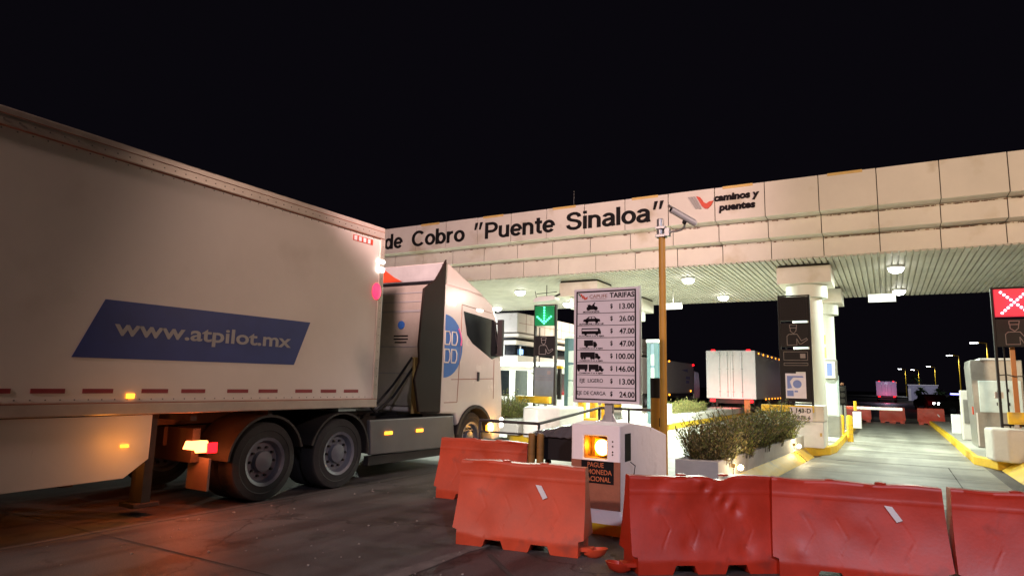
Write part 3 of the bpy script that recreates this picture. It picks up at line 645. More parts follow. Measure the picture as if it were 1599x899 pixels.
# front face grid around the hole
xs = [xa, wx0, wx1, xb]; zs = [.25, wz0, wz1, 1.15]
gr = [[(b2[0] if (i == 0 and j == 0) else b2[1] if (i == 3 and j == 0) else mb.v((xs[i], ya, zs[j]))) for i in range(4)] for j in range(4)]
for j in range(3):
    for i in range(3):
        if (i, j) != (1, 1): mb.bm.faces.new([gr[j][i], gr[j][i + 1], gr[j + 1][i + 1], gr[j + 1][i]])
q = [gr[1][1], gr[1][2], gr[2][2], gr[2][1]]; dq = [mb.v((v.co.x + o[0], ya + .24, v.co.z)) for v in q]
for i in range(4): mb.bm.faces.new([q[i], dq[i], dq[(i + 1) % 4], q[(i + 1) % 4]])
mb.bm.faces.new(dq)
# roof ridge and back
tfr, tfl = gr[3][3], gr[3][0]
m1r, m1l = mb.v((xb, 7.15, 1.175)), mb.v((xa, 7.15, 1.175))
m2r, m2l = mb.v((xb, 7.9, 1.10)), mb.v((xa, 7.9, 1.10))
e_r, e_l = mb.v((xb, yb, .97)), mb.v((xa, yb, .97))
mb.bm.faces.new([tfl, tfr, m1r, m1l]); mb.bm.faces.new([m1l, m1r, m2r, m2l]); mb.bm.faces.new([m2l, m2r, e_r, e_l])
mb.bm.faces.new([b2[1], b2[2], e_r, m2r, m1r, tfr, gr[2][3], gr[1][3]]); mb.bm.faces.new([b2[0], gr[1][0], gr[2][0], tfl, m1l, m2l, e_l, b2[3]]); mb.bm.faces.new([b2[2], b2[3], e_l, e_r])
mb.build('body', M['kiosk'], t, bevel=.018, seg=3)
mb = MB(o); mb.box(xa + .005, xb + .002, ya - .004, ya + .01, .255, .765); mb.build('brown_band', M['brown'], t)
mb = MB(o); mb.box(-3.0, -2.62, ya - .010, ya - .005, .525, .765); wb = mb.build('notice_board', M['black'], t)
mb = MB(o); put_text(mb, 'PAGUE', -2.925, -2.735, .695, .748, front(ya - .0105), .01, .002); put_text(mb, 'MONEDA', -2.93, -2.64, .62, .673, front(ya - .0105), .01, .002); put_text(mb, 'NACIONAL', -2.98, -2.655, .545, .598, front(ya - .0105), .01, .002); mb.build('wording', M['orange_ink'], wb)
mb = MB(o); mb.box(xb + .001, xb + .006, 6.98, 7.16, .76, 1.06); mb.build('side_slot', M['black'], t)
mb = MB(o); mb.box(-3.13, -2.46, 6.79, 6.80, .0, .11); mb.build('foot_band', M['yellow'], t)
MB(o).path([(-2.53, 7.1, .75), (-2.48, 7.12, .71), (-2.50, 7.14, .62), (-2.54, 7.1, .55), (-2.54, 7.05, .3)], .006, 6).build('cable', M['joint'], t)
mb = MB(o)
for zz in (.98, .93, .87, .84): mb.lathe((-2.635, ya - .006, zz), [(.008, 0), (.010, .008)], 'y', 8)
mb.build('bolt', M['dgrey'], t, split=True)
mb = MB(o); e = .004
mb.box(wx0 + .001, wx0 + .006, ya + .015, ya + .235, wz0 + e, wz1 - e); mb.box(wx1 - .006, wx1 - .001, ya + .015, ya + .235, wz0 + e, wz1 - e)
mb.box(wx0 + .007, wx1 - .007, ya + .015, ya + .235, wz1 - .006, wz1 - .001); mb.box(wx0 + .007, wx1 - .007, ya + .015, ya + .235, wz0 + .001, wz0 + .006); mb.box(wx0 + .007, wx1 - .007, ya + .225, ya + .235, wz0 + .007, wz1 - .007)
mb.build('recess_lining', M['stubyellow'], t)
o2 = (-2.8, 6.9, .8); t = thing('beacon', 'round glowing amber beacon in the kiosk front recess', 'beacon', o2)
mb = MB(o2); mb.box(-2.90, -2.72, 6.96, 7.02, .795, 1.0); mb.build('backplate', M['yellow'], t, bevel=.01)
MB(o2).lathe((-2.785, 6.87, .905), [(.072, 0), (.085, .03), (.088, .09)], 'y', 28).build('lens', G['beacon'], t, smooth=True)
MB(o2).lathe((-2.785, 6.90, .905), [(.096, 0), (.096, .07), (.089, .07)], 'y', 28).build('bezel', M['yellow'], t)
l = light('POINT', (-2.80, 6.80, .92), 2.2, (1, .42, .03), .03); l.parent = t; l.location = (-.12, .02, .12)

# tariff board
def P2(mb, pts, y=None): mb.prism(pts, *y, 'y')
bx0, bx1, bz0, bz1, by = -3.42, -2.56, 1.37, 2.79, 7.5
o = (-2.97, 7.5, 1.1); t = thing('tariff_board', 'upright tariff board listing eight vehicle tolls in pesos', 'sign', o)
mb = MB(o); mb.box(bx0, bx1, by, by + .045, bz0, bz1); bd = mb.build('board', M['signface'], t, bevel=.006)
mb = MB(o); mb.box(bx1 - .004, bx1 + .010, by + .01, by + .07, bz0 - .01, bz1 + .01); mb.build('edge_channel', M['metal'], t)
mb = MB(o); mb.box(-3.02, -2.92, by + .05, by + .12, 1.12, 1.6); mb.prism([(-3.10, 1.09), (-3.02, 1.25), (-3.02, 1.37), (-2.92, 1.37), (-2.92, 1.25), (-2.84, 1.09)], by + .06, by + .09, 'y'); mb.build('post', M['metal'], t, bevel=.004)
ink = MB(o); fy = by - .001; F = front(fy)
ix0, ix1, iz0, iz1 = bx0 + .035, bx1 - .035, bz0 + .035, bz1 - .03
w = .017
for a in ((ix0, ix1, iz0, iz0 + w), (ix0, ix1, iz1 - w, iz1), (ix0, ix0 + w, iz0 + w, iz1 - w), (ix1 - w, ix1, iz0 + w, iz1 - w)): ink.box(a[0], a[1], fy - .003, fy, a[2], a[3])
rows = [iz1 - .13 - i * (iz1 - iz0 - .13) / 8 for i in range(9)]
for zz in rows[:-1]: ink.box(ix0 + w, ix1 - w, fy - .003, fy, zz - .003, zz + .003)
put_text(ink, 'TARIFAS', -2.935, ix1 - .02, rows[0] + .034, rows[0] + .098, F, .025, .003)
prices = ['13.00', '26.00', '47.00', '47.00', '100.00', '146.00', '13.00', '24.00']
caps = ['MOTOCICLETA', 'AUTOMOVIL / PICK UP', 'AUTOBUS 2 A 4 EJES', 'CAMION 2 A 4 EJES', 'CAMION 5 A 6 EJES', 'CAMION 7 A 9 EJES']
for i, pr in enumerate(prices):
    zt, zb = rows[i], rows[i + 1]; zc = (zt + zb) / 2; wd = .190 if len(pr) == 5 else .232
    put_text(ink, pr, ix1 - .022 - wd, ix1 - .022, zc - .033, zc + .036, F, .018, .003)
    put_text(ink, '$', -2.925, -2.895, zc - .028, zc + .036, F, .02, .003)
    if i < 6:
        ww = [.22, .33, .34, .31, .31, .31][i]; put_text(ink, caps[i], -3.18 - ww / 2, -3.18 + ww / 2, zb + .009, zb + .030, F, .02, .003)
    elif i == 6: put_text(ink, 'EJE  LIGERO', -3.33, -3.02, zc - .030, zc + .030, F, .0, .003)
    else: put_text(ink, 'EJE DE CARGA', -3.365, -2.985, zc - .030, zc + .030, F, .0, .003)
def disc(mb, x, z, r, y0=fy - .003, y1=fy): mb.lathe((x, y0, z), [(r, 0), (r, y1 - y0)], 'y', 16)
yy = (fy - .003, fy)
zz = rows[1] + .062   # motorcycle
for dx in (-.05, .05):
    mb_ = ink; mb_.lathe((-3.17 + dx, fy - .003, zz), [(.026, 0), (.026, .003)], 'y', 16)
ink.prism([(-3.235, zz + .045), (-3.20, zz + .05), (-3.175, zz + .035), (-3.15, zz + .06), (-3.135, zz + .075), (-3.125, zz + .07), (-3.14, zz + .045), (-3.115, zz + .0), (-3.15, zz - .015), (-3.20, zz - .015), (-3.22, zz + .02)], *(yy), 'y')
zz = rows[2] + .050   # car
ink.prism([(-3.29, zz), (-3.285, zz + .025), (-3.25, zz + .035), (-3.215, zz + .062), (-3.14, zz + .064), (-3.105, zz + .037), (-3.065, zz + .03), (-3.06, zz)], *yy, 'y')
for dx in (-.063, .068): disc(ink, -3.175 + dx, zz + .001, .021)
zz = rows[3] + .047   # bus
ink.prism([(-3.31, zz), (-3.31, zz + .073), (-3.07, zz + .073), (-3.05, zz + .03), (-3.05, zz)], *yy, 'y')
for dx in (-.08, .07): disc(ink, -3.175 + dx, zz, .018)
zz = rows[4] + .045   # small truck
ink.prism([(-3.275, zz + .008), (-3.275, zz + .078), (-3.155, zz + .078), (-3.155, zz + .008)], *yy, 'y'); ink.prism([(-3.15, zz + .004), (-3.15, zz + .06), (-3.12, zz + .058), (-3.10, zz + .03), (-3.10, zz + .004)], *yy, 'y')
for dx in (-.065, .045): disc(ink, -3.175 + dx, zz + .004, .017)
zz = rows[5] + .045   # semi
ink.prism([(-3.325, zz + .018), (-3.325, zz + .082), (-3.13, zz + .082), (-3.13, zz + .018)], *yy, 'y'); ink.prism([(-3.125, zz + .006), (-3.125, zz + .07), (-3.09, zz + .066), (-3.075, zz + .035), (-3.055, zz + .03), (-3.055, zz + .006)], *yy, 'y')
for dx in (-.125, -.09, .0, .03, .095): disc(ink, -3.175 + dx, zz + .008, .016)
zz = rows[6] + .045   # road train
ink.prism([(-3.365, zz + .02), (-3.365, zz + .084), (-3.225, zz + .084), (-3.225, zz + .02)], *yy, 'y'); ink.prism([(-3.21, zz + .02), (-3.21, zz + .084), (-3.08, zz + .084), (-3.08, zz + .02)], *yy, 'y'); ink.prism([(-3.075, zz + .008), (-3.075, zz + .07), (-3.045, zz + .066), (-3.03, zz + .035), (-3.012, zz + .03), (-3.012, zz + .008)], *yy, 'y')
for dx in (-.17, -.075, -.02, .065, .09, .14): disc(ink, -3.175 + dx, zz + .01, .015)
ink.build('wording', M['ink'], bd)
mb = MB(o)    # light windows cut into the pictograms
zz = rows[3] + .047; mb.box(-3.30, -3.09, fy - .0045, fy - .0035, zz + .038, zz + .058)
zz = rows[2] + .050; mb.prism([(-3.215, zz + .038), (-3.20, zz + .056), (-3.18, zz + .057), (-3.18, zz + .038)], fy - .0045, fy - .0035, 'y'); mb.prism([(-3.17, zz + .038), (-3.17, zz + .057), (-3.145, zz + .057), (-3.125, zz + .038)], fy - .0045, fy - .0035, 'y')
mb.build('pictogram_window', M['signface'], bd, split=True)
mb = MB(o); put_text(mb, 'CAPUFE', -3.205, -2.965, rows[0] + .040, rows[0] + .082, F, .0, .003); mb.box(-3.19, -2.98, fy - .003, fy, rows[0] + .024, rows[0] + .028); mb.build('emblem_wording', M['brown'], bd)
mb = MB(o); zz = rows[0]; mb.prism([(-3.335, zz + .105), (-3.31, zz + .095), (-3.285, zz + .04), (-3.30, zz + .035)], *yy, 'y'); mb.prism([(-3.30, zz + .08), (-3.28, zz + .075), (-3.262, zz + .045), (-3.225, zz + .062), (-3.24, zz + .03), (-3.275, zz + .020)], *yy, 'y'); mb.build('red_emblem', M['red'], bd)
mb = MB(o); mb.prism([(-3.365, zz + .105), (-3.345, zz + .105), (-3.315, zz + .065), (-3.33, zz + .06)], *yy, 'y'); mb.build('green_emblem', M['green'], bd)

# dark plastic-covered ramp wedge + yellow stub posts left of the kiosk
o = (-3.6, 7.6, 0); t = thing('covered_barrier_box', 'dark box under crinkled plastic sheet beside the white kiosk', 'box', o)
mb = MB(o); mb.box(-3.88, -3.14, 7.35, 8.5, .66, .95); mb.build('box', M['darkpanel'], t, bevel=.01)
mb = MB(o)
nx, ny = 16, 10; G2 = [[None] * ny for _ in range(nx)]
for i in range(nx):
    for j in range(ny):
        u, v_ = i / (nx - 1), j / (ny - 1)
        x = -3.93 + u * .80; y = 7.31 + v_ * 1.2; z = .985 + u * .15 + v_ * .03 + random.uniform(-.012, .012)
        if j == 0: z = .955 + random.uniform(-.02, .0)
        G2[i][j] = mb.v((x, y, z))
for i in range(nx - 1):
    for j in range(ny - 1): mb.bm.faces.new([G2[i][j], G2[i + 1][j], G2[i + 1][j + 1], G2[i][j + 1]])
pf = mb.build('plastic_sheet', M['plasticfilm'], t); sm = pf.modifiers.new('th', 'SOLIDIFY'); sm.thickness = .01
mb = MB(o); mb.box(-3.80, -3.74, 7.5, 7.56, 0, .66); mb.box(-3.26, -3.2, 7.5, 7.56, 0, .66); mb.build('leg', M['dgrey'], t, split=True)
def stub(x, y, label):
    o = (x, y, 0); t = thing('stub_post', label, 'post', o, 0, 'rusty yellow stub posts')
    MB(o).lathe((x, y, 0), [(.045, .35), (.045, .96), (.03, .98)], n=18).build('yellow_sleeve', M['stubyellow'], t, smooth=True)
    MB(o).lathe((x, y, 0), [(.044, 0), (.044, .349)], n=18).build('rusty_base', M['rust'], t, smooth=True)
stub(-3.86, 7.25, 'rusty yellow stub post, the left one beside the covered box')
stub(-3.74, 7.25, 'rusty yellow stub post, the one nearer the covered box')

# railing round the stair head
o = (-4.05, 7.8, 0); t = thing('handrail', 'thin dark metal handrail running behind the white kiosk', 'railing', o)
top = [(-4.98, 7.8, 1.06), (-4.05, 7.8, 1.06), (-4.05, 9.9, 1.22), (-3.15, 9.9, 1.22)]
MB(o).path(top, .021, 10).build('top_rail', M['railing'], t, smooth=True)
mb = MB(o)
for dz in (.15, .30, .45, .6): mb.path([(p[0], p[1], p[2] - dz) for p in top[:2]], .012, 8)
mb.path([(-4.05, 7.8, .80), (-4.05, 9.9, .96), (-3.15, 9.9, .96)], .012, 8); mb.build('lower_rail', M['railing'], t)
for (x, y, z) in ((-4.05, 7.8, 1.06), (-4.05, 9.9, 1.22), (-3.15, 9.9, 1.22), (-4.98, 7.8, 1.06), (-3.55, 9.9, 1.22)):
    mb = MB(o); mb.tube((x, y, 0), (x, y, z), .018, n=10); mb.build('post', M['railing'], t)

# yellow camera pole
o = (-2.72, 9.0, 0); t = thing('camera_pole', 'tall ochre steel pole with grey top behind the tariff board', 'pole', o)
MB(o).lathe((-2.72, 9.0, 0), [(.052, 0), (.048, 3.72)], n=24).build('pole', M['yellowpole'], t, smooth=True)
MB(o).lathe((-2.74, 9.0, 3.72), [(.052, 0), (.052, .27), (.04, .28)], n=24).build('grey_top', M['metal'], t, smooth=True)
mb = MB(o); mb.box(-2.80, -2.66, 8.93, 9.07, 3.72, 3.76); mb.box(-2.80, -2.66, 8.93, 9.07, 3.84, 3.88); mb.box(-2.67, -2.60, 8.95, 9.05, 3.73, 3.85); mb.build('clamp', M['metal'], t, bevel=.004)
o = (-2.4, 8.95, 3.8); t = thing('security_camera', 'grey bullet security camera on a curved arm from the ochre pole', 'camera', o)
MB(o).path([(-2.62, 9.0, 3.79), (-2.50, 8.98, 3.79), (-2.42, 8.96, 3.80), (-2.375, 8.93, 3.83), (-2.36, 8.9, 3.87)], .014, 10).build('arm', M['metal'], t, smooth=True)
MB(o).ball((-2.36, 8.88, 3.885), .032, 8).build('joint', M['dgrey'], t, smooth=True)
a, b = Vector((-2.50, 8.72, 4.04)), Vector((-2.23, 8.98, 3.87)); d = (b - a).normalized(); s1 = d.cross(Vector((0, 0, 1))).normalized(); u1 = s1.cross(d)
mb = MB(o); r = .042; pr = [(r * math.cos(k * math.pi / 8), r * math.sin(k * math.pi / 8)) for k in range(16)]
A = [mb.v(a + s1 * p[0] + u1 * p[1]) for p in pr]; B = [mb.v(b + s1 * p[0] + u1 * p[1]) for p in pr]
for i in range(16): mb.bm.faces.new([A[i], A[(i + 1) % 16], B[(i + 1) % 16], B[i]])
mb.bm.faces.new(A); mb.bm.faces.new(B); hs = mb.build('housing', M['camgrey'], t, smooth=True)
mb = MB(o); mb.tube(a - d * .012, a - d * .001, .034, n=20); mb.build('lens', M['glass'], hs)
mb = MB(o); q0, q1 = a - d * .06, b - d * .03
for k in range(-3, 3):
    t0, t1 = k * .3, (k + 1) * .3
    f = lambda q, tt, rr: q + (s1 * math.sin(tt) + u1 * math.cos(tt)) * rr
    vs = [mb.v(f(q0, t0, .052)), mb.v(f(q0, t1, .052)), mb.v(f(q1, t1, .052)), mb.v(f(q1, t0, .052))]; mb.bm.faces.new(vs)
sh = mb.build('sunshield', M['camgrey'], hs); md = sh.modifiers.new('s', 'SOLIDIFY'); md.thickness = .005
# short fat post beside it
o = (-2.93, 9.35, 0); t = thing('gate_post', 'short thick ochre post with dark cap left of the camera pole', 'post', o)
MB(o).lathe((-2.93, 9.35, 0), [(.085, 0), (.085, 1.42)], n=24).build('post', M['yellowpole'], t, smooth=True)
MB(o).lathe((-2.93, 9.35, 1.42), [(.088, 0), (.088, .28), (.07, .29)], n=24).build('cap', M['dgrey'], t, smooth=True)
mb = MB(o); mb.box(-2.86, -2.82, 9.24, 9.27, 1.02, 1.14); mb.build('slot', M['black'], t)

# ------------------------------------------------------------------ orange water-filled barriers
def barrier_mesh(seed, dents, L=1.25, H=.80, hb=.21, ht=.062):
    rnd = random.Random(seed); mb = MB(); NX, NZ = 132, 52
    notches = ((-.37, -.13), (.14, .38))
    def bottom(x):
        z = 0.
        for a, b in notches:
            if a < x < b: z = min(.075, min(x - a, b - x) * 2.4)
        return z
    def halfth(z):
        if z < .11: return hb
        f = (z - .11) / (H - .11); return ht + (hb - ht) * (1 - f) ** 1.7
    def halflen(z):
        top = L / 2 - .02
        if z < .14: return L / 2 - .05
        f = (z - .14) / (H - .14); return L / 2 - .02 * f
    bumps = [(rnd.uniform(-.5, .5), rnd.uniform(.15, .75), rnd.uniform(.05, .16), rnd.uniform(-.012, .012)) for _ in range(dents)]
    if dents > 10:
        for k in range(8): bumps.append((-.02 + k * .045, .74 - k * .03 - (k % 2) * .01, .05, -.02 if k % 2 else .014))
    ch = [(-.42, .36), (-.16, .34), (.08, .36), (.34, .35)]
    def disp(x, z, s):
        d = 0
        for bx, bz, br, ba in bumps:
            q = ((x - bx) ** 2 + (z - bz) ** 2) / br ** 2
            if q < 4: d += ba * math.exp(-q)
        for cx, cz in ch:                                   # pressed chevron lines
            px = cx + .085 - abs(z - cz) * .55
            if abs(z - cz) < .15: d -= .003 * math.exp(-((x - px) / .006) ** 2)
        if abs(z - .66) < .02: d += .004 * math.exp(-((z - .66) / .008) ** 2)
        d += .0025 * math.sin(x * 9 + seed) * math.sin(z * 11 + seed * 2)
        if z < .1 or z > H - .03: d *= .2
        return d
    zl = [i / NZ for i in range(NZ + 1)]
    rows = []
    # cross-section ring for each station: front bottom->top, back top->bottom
    for i in range(NX + 1):
        u = -1 + 2 * i / NX; ring = []
        for s in (-1, 1):
            seq = zl if s == -1 else zl[::-1]
            for f in seq:
                xr = u * L / 2; zb = bottom(xr); z = zb + (H - zb) * f
                # keep a crisp foot band
                x = u * halflen(z); y = s * (halfth(z) + disp(x, z, s))
                if f > .985: y *= .82
                tz = z + (.006 * math.sin(u * 7 + seed) if f > .9 else 0) - ((.035 * math.exp(-((u - .25) / .13) ** 2) + .02 * math.exp(-((u + .3) / .2) ** 2)) * f ** 6 if dents > 10 else 0)
                ring.append(mb.v((x, y, tz)))
        rows.append(ring)
    n = len(rows[0])
    for A, B in zip(rows, rows[1:]):
        for k in range(n): mb.bm.faces.new([A[k], B[k], B[(k + 1) % n], A[(k + 1) % n]])
    for ringi in (rows[0], rows[-1]):                         # end caps as ladder quads
        m = NZ + 1
        for k in range(m - 1): mb.bm.faces.new([ringi[k], ringi[k + 1], ringi[n - 2 - k], ringi[n - 1 - k]])
    return mb
def barrier(loc, rz, label, seed, dents, m, tape=None, lug=None, L=1.25):
    t = thing('water_barrier', label, 'barrier', loc, rz, 'orange plastic barriers across the closed lane')
    b = barrier_mesh(seed, dents, L=L).build('shell', m, t)
    b.data.shade_smooth(); es = b.modifiers.new('s', 'EDGE_SPLIT'); es.split_angle = R(38)
    mb = MB()
    for x in (-.18, .22): mb.lathe((x, 0, .797), [(.045, 0), (.045, .012), (.03, .016)], n=16)
    mb.build('filler_cap', m, t, split=True)
    if tape:
        mb = MB(); x, z = tape
        vs = []
        for (a, c) in ((0, .13), (.06, .125), (.13, .02), (.085, .0)):
            zz = z + c; f = (zz - .11) / .69; yy = -(.062 + .148 * (1 - f) ** 1.7) - .016
            vs.append((x + a, yy, zz))
        mb.quad(*vs); tp = mb.build('reflective_tape', M['tape'], t); sd = tp.modifiers.new('s', 'SOLIDIFY'); sd.thickness = .004
    if lug:
        s = lug; mb = MB(); cx = s * (L / 2 + .07)
        mb.lathe((0, 0, 0.0), [(.05, .0), (.085, .03), (.10, .09), (.088, .092), (.07, .05), (.01, .03)], n=20)
        for v in mb.bm.verts: v.co = Vector((cx + v.co.x * 1.15 + v.co.z * .3 * s, -.10 + v.co.y * .75, v.co.z * (.85 + 1.6 * v.co.x * s)))
        mb.box(min(cx, s * .54), max(cx, s * .54) - 0.0, -.16, -.05, .05, .085)
        mb.build('coupling_lug', m, t, smooth=True)
    return t
def from_line(p, q, w=.21, L=1.25):
    """centre and heading of a barrier whose front foot runs p -> q"""
    a = math.atan2(q[1] - p[1], q[0] - p[0]); mx, my = (p[0] + q[0]) / 2, (p[1] + q[1]) / 2
    return (mx - math.sin(a) * w, my + math.cos(a) * w, .002), a
barrier((-3.21, 5.86, .002), R(10), 'orange water barrier directly in front of the white kiosk', 11, 9, M['barrier'], tape=(.16, .48), lug=1, L=1.34)
barrier((-4.87, 7.77, .002), R(6), 'orange water barrier set back beside the truck front wheel', 23, 5, M['barrier'], L=1.36)
loc, a = from_line((-1.95, 5.54), (-.84, 6.38)); barrier(loc, a, 'dented red water barrier angled right of the kiosk, crumpled top', 35, 26, M['barrier2'], lug=-1, L=1.40)
loc, a = from_line((-.93, 6.26), (.40, 6.545)); barrier(loc, a, 'red water barrier with a grey tape patch near its right end', 47, 5, M['barrier2'], tape=(.22, .50), L=1.37)
loc, a = from_line((.41, 6.53), (1.76, 6.79)); barrier(loc, a, 'red water barrier cut off by the right picture edge', 59, 4, M['barrier2'], L=1.345)
for x, y, lb in ((.15, 38.6, 'far orange barrier left of the lane centre beyond the arm'), (1.80, 38.5, 'far orange barrier with pale scratch right of the lane centre'), (-1.35, 38.7, 'far dark orange barrier beside the white post')):
    barrier((x, y, .004), 0, lb, int(x * 10 + 60), 3, M['barrier2'], tape=(.25, .4) if x > 1 else None, L=1.15)

# ------------------------------------------------------------------ the semi truck passing on the left
TX = -7.0
o = (-8.3, 6.0, 0); tr = thing('semi_truck', 'white semi truck with box trailer and blue web address passing on the left', 'truck', o)
TL, TF = -6.2, 7.88
mb = MB(o); mb.box(-9.58, TX, TL, TF, 1.28, 3.86); bx = mb.build('trailer_box', M['trailer'], tr, bevel=.02)
mb = MB(o); mb.box(-9.60, TX + .022, TL, TF + .01, 1.16, 1.285); mb.box(-9.60, TX + .018, TL, TF + .01, 3.85, 4.03); mb.box(-9.60, TX + .02, TF - .09, TF + .02, 1.285, 3.85); mb.build('trailer_frame', M['rail'], tr, bevel=.012)
mb = MB(o)
for zz in (1.285, 3.845): mb.box(TX + .001, TX + .0225, TL, TF, zz - .006, zz + .004)
mb.box(TX + .018, TX + .024, TL, TF, 3.955, 3.962); mb.build('seam', M['brown'], bx)
mb = MB(o); y = -5.9
while y < 7.5:
    L_ = .30; mb.box(TX, TX + .004, y, min(y + L_, 7.6), 1.385, 1.43); y += L_ + (.16 if random.random() < .8 else .3)
mb.build('red_reflector', M['redstripe'], bx, split=True)
mb = MB(o)
for yv in [TL + 1.22 * k for k in range(12)]: mb.box(TX, TX + .003, yv, yv + .006, 1.29, 3.84)
mb.bm.free()
mb = MB(o); mb.prism([(3.40, 1.74), (6.20, 1.76), (6.44, 2.36), (3.66, 2.35)], TX, TX + .004, 'x'); bl = mb.build('blue_banner', M['blue'], bx)
mb = MB(o); put_text(mb, 'www.atpilot.mx', 3.78, 6.12, 1.93, 2.16, side(TX + .005), .02, .003); mb.build('web_address', M['greypaint'], bl)
mb = MB(o)
yv = 1.0
while yv < 7.7:
    for zz in (1.315, 3.815, 3.90): mb.box(TX + (.018 if zz > 3.85 else 0), TX + (.023 if zz > 3.85 else .003), yv, yv + .012, zz, zz + .012)
    yv += .13
for zz in [1.5 + k * .13 for k in range(18)]: mb.box(TX + .02, TX + .024, 7.84, 7.852, zz, zz + .012)
mb.build('rivet', M['midgrey'], bx)
mb = MB(o); mb.box(TX, TX + .005, 7.18, 7.62, 3.70, 3.79); st = mb.build('warning_sticker', M['red'], bx)
mb = MB(o)
for k in range(4): mb.box(TX + .005, TX + .008, 7.2 + k * .1, 7.26 + k * .1, 3.71, 3.78)
mb.build('sticker_stripe', M['white'], st)
mb = MB(o); mb.ball((TX + .01, 7.76, 2.98), .12, 10, (.35, .8, 1.1)); mb.build('marker_lamp', G['pinklamp'], tr)
mb = MB(o); mb.box(TX - .02, TX + .04, 7.74, 7.9, 3.30, 3.38); mb.box(TX - .02, TX + .04, 7.74, 7.9, 3.44, 3.50); mb.build('marker_lamp', G['white'], tr, bevel=.02, split=True)
mb = MB(o); mb.box(TX + .001, TX + .02, 3.98, 4.06, 1.33, 1.38); mb.build('marker_lamp', G['amber'], tr)
mb = MB(o); mb.prism([(-5.4, .36), (4.05, .50), (4.30, .68), (4.30, 1.15), (-5.4, 1.15)], TX - .04, TX - .01, 'x'); mb.build('side_skirt', M['trailer'], tr, bevel=.006)
mb = MB(o); mb.box(-8.9, -8.75, TL, 7.8, .98, 1.16); mb.box(-7.85, -7.7, TL, 7.8, .98, 1.16)
for k in range(10): mb.box(-9.5, TX - .08, -4 + k * 1.1, -3.92 + k * 1.1, 1.06, 1.155)
mb.build('trailer_chassis', M['dgrey'], tr)
mb = MB(o); mb.box(TX - .55, TX - .40, 4.45, 4.6, .15, 1.1); mb.box(TX - .62, TX - .33, 4.38, 4.68, .10, .15); mb.box(-9.2, -9.05, 4.45, 4.6, .15, 1.1); mb.tube((TX - .5, 4.52, .8), (-9.1, 4.52, .8), .03); mb.build('landing_leg', M['dgrey'], tr, bevel=.01)
mb = MB(o); mb.box(TX - .25, TX - .10, 4.32, 4.42, .2, 1.15); mb.build('skirt_post', M['dgrey'], tr)

def wheel(parent, x, y, r=.50, w=.30, o=o, hub=True):
    mb = MB(o); mb.lathe((x - w, y, r), [(r * .62, 0), (r * .93, 0), (r, .035), (r, w - .035), (r * .97, w - .012), (r * .80, w + .004), (r * .78, w - .004), (r * .62, w)], 'x', 40, cap=False); ty = mb.build('wheel', M['rubber'], parent, smooth=True)
    mb = MB(o); mb.lathe((x - w * .5, y, r), [(r * .6, 0), (r * .62, w * .5 + .004), (r * .54, w * .5 - .01), (r * .48, w * .25), (r * .28, w * .22), (r * .26, w * .42), (r * .12, w * .46), (.02, w * .47)], 'x', 32); rm = mb.build('rim', M['rim'], ty, smooth=True)
    mb = MB(o)
    for k in range(10):
        a = 2 * math.pi * k / 10; mb.lathe((x - w * .28, y + math.cos(a) * r * .37, r + math.sin(a) * r * .37), [(.018, 0), (.016, .04)], 'x', 8)
    mb.build('wheel_nut', M['dgrey'], rm)
    return ty
for y in (5.9, 7.22):
    wheel(tr, TX - .06, y); wheel(tr, TX - .42, y); wheel(tr, -9.22, y)
for y in (-3.6, -4.9): wheel(tr, TX - .1, y); wheel(tr, -9.2, y)
wheel(tr, TX - .10, 10.79, .50); wheel(tr, -9.18, 10.79, .5)
# tractor mudguards
mb = MB(o)
def guard(cy, cz, r, x0, x1, a0, a1, th=.03):
    pts = [(cy + r * math.cos(a0 + (a1 - a0) * k / 18), cz + r * math.sin(a0 + (a1 - a0) * k / 18)) for k in range(19)]
    pin = [(cy + (r - th) * math.cos(a0 + (a1 - a0) * k / 18), cz + (r - th) * math.sin(a0 + (a1 - a0) * k / 18)) for k in range(19)]
    mb.prism(pts + pin[::-1], x0, x1, 'x')
guard(5.9, .5, .60, TX - .70, TX - .02, R(15), R(175)); guard(7.22, .5, .60, TX - .70, TX - .02, R(-5), R(165))
mb.build('mudguard', M['dgrey'], tr, smooth=True)
mb = MB(o); mb.box(-8.75, -8.6, 4.95, 11.3, .72, .95); mb.box(-7.95, -7.8, 4.95, 11.3, .72, .95); mb.box(-9.3, -7.3, 5.0, 5.1, .55, .95); mb.box(-8.8, -7.7, 6.2, 7.0, .95, 1.10); mb.box(-8.6, -7.9, 8.0, 9.5, .6, 1.0); mb.build('tractor_chassis', M['dgrey'], tr)
mb = MB(o); mb.box(TX - .52, TX - .12, 5.12, 5.15, .22, .60); mb.build('mud_flap', M['midgrey'], tr)
mb = MB(o); mb.prism([(TX - .45, .70), (TX - .40, .80), (TX - .20, .81), (TX - .18, .78), (TX - .02, .79), (TX - .02, .69), (TX - .20, .67), (TX - .22, .70)], 4.98, 5.14, 'y'); mb.build('tail_lamp', G['tail'], tr, bevel=.008)
mb = MB(o); mb.box(TX - .02, TX + .004, 5.0, 5.13, .68, .80); mb.build('tail_lamp', G['redlamp'], tr, bevel=.005)
l = light('POINT', (0, 0, 0), 15, (1, .14, .03), .08); l.parent = tr; l.location = (TX + .0 - o[0] - .1, 4.85 - 6.0, .72)
l = light('POINT', (0, 0, 0), 9, (1, .30, .04), .05); l.parent = tr; l.location = (TX - .18 - o[0], 4.0 - 6.0, .85)
l = light('POINT', (0, 0, 0), 2.4, (1, .32, .03), .06); l.parent = tr; l.location = (TX + .30 - o[0], 4.0 - 6.0, .84)  # unseen amber light added for the orange glow on the skirt
mb = MB(o); mb.box(TX - .01, TX + .012, 3.98, 4.06, .82, .85); mb.build('side_marker', G['amber'], tr)  # added marker, gives the skirt glow a source
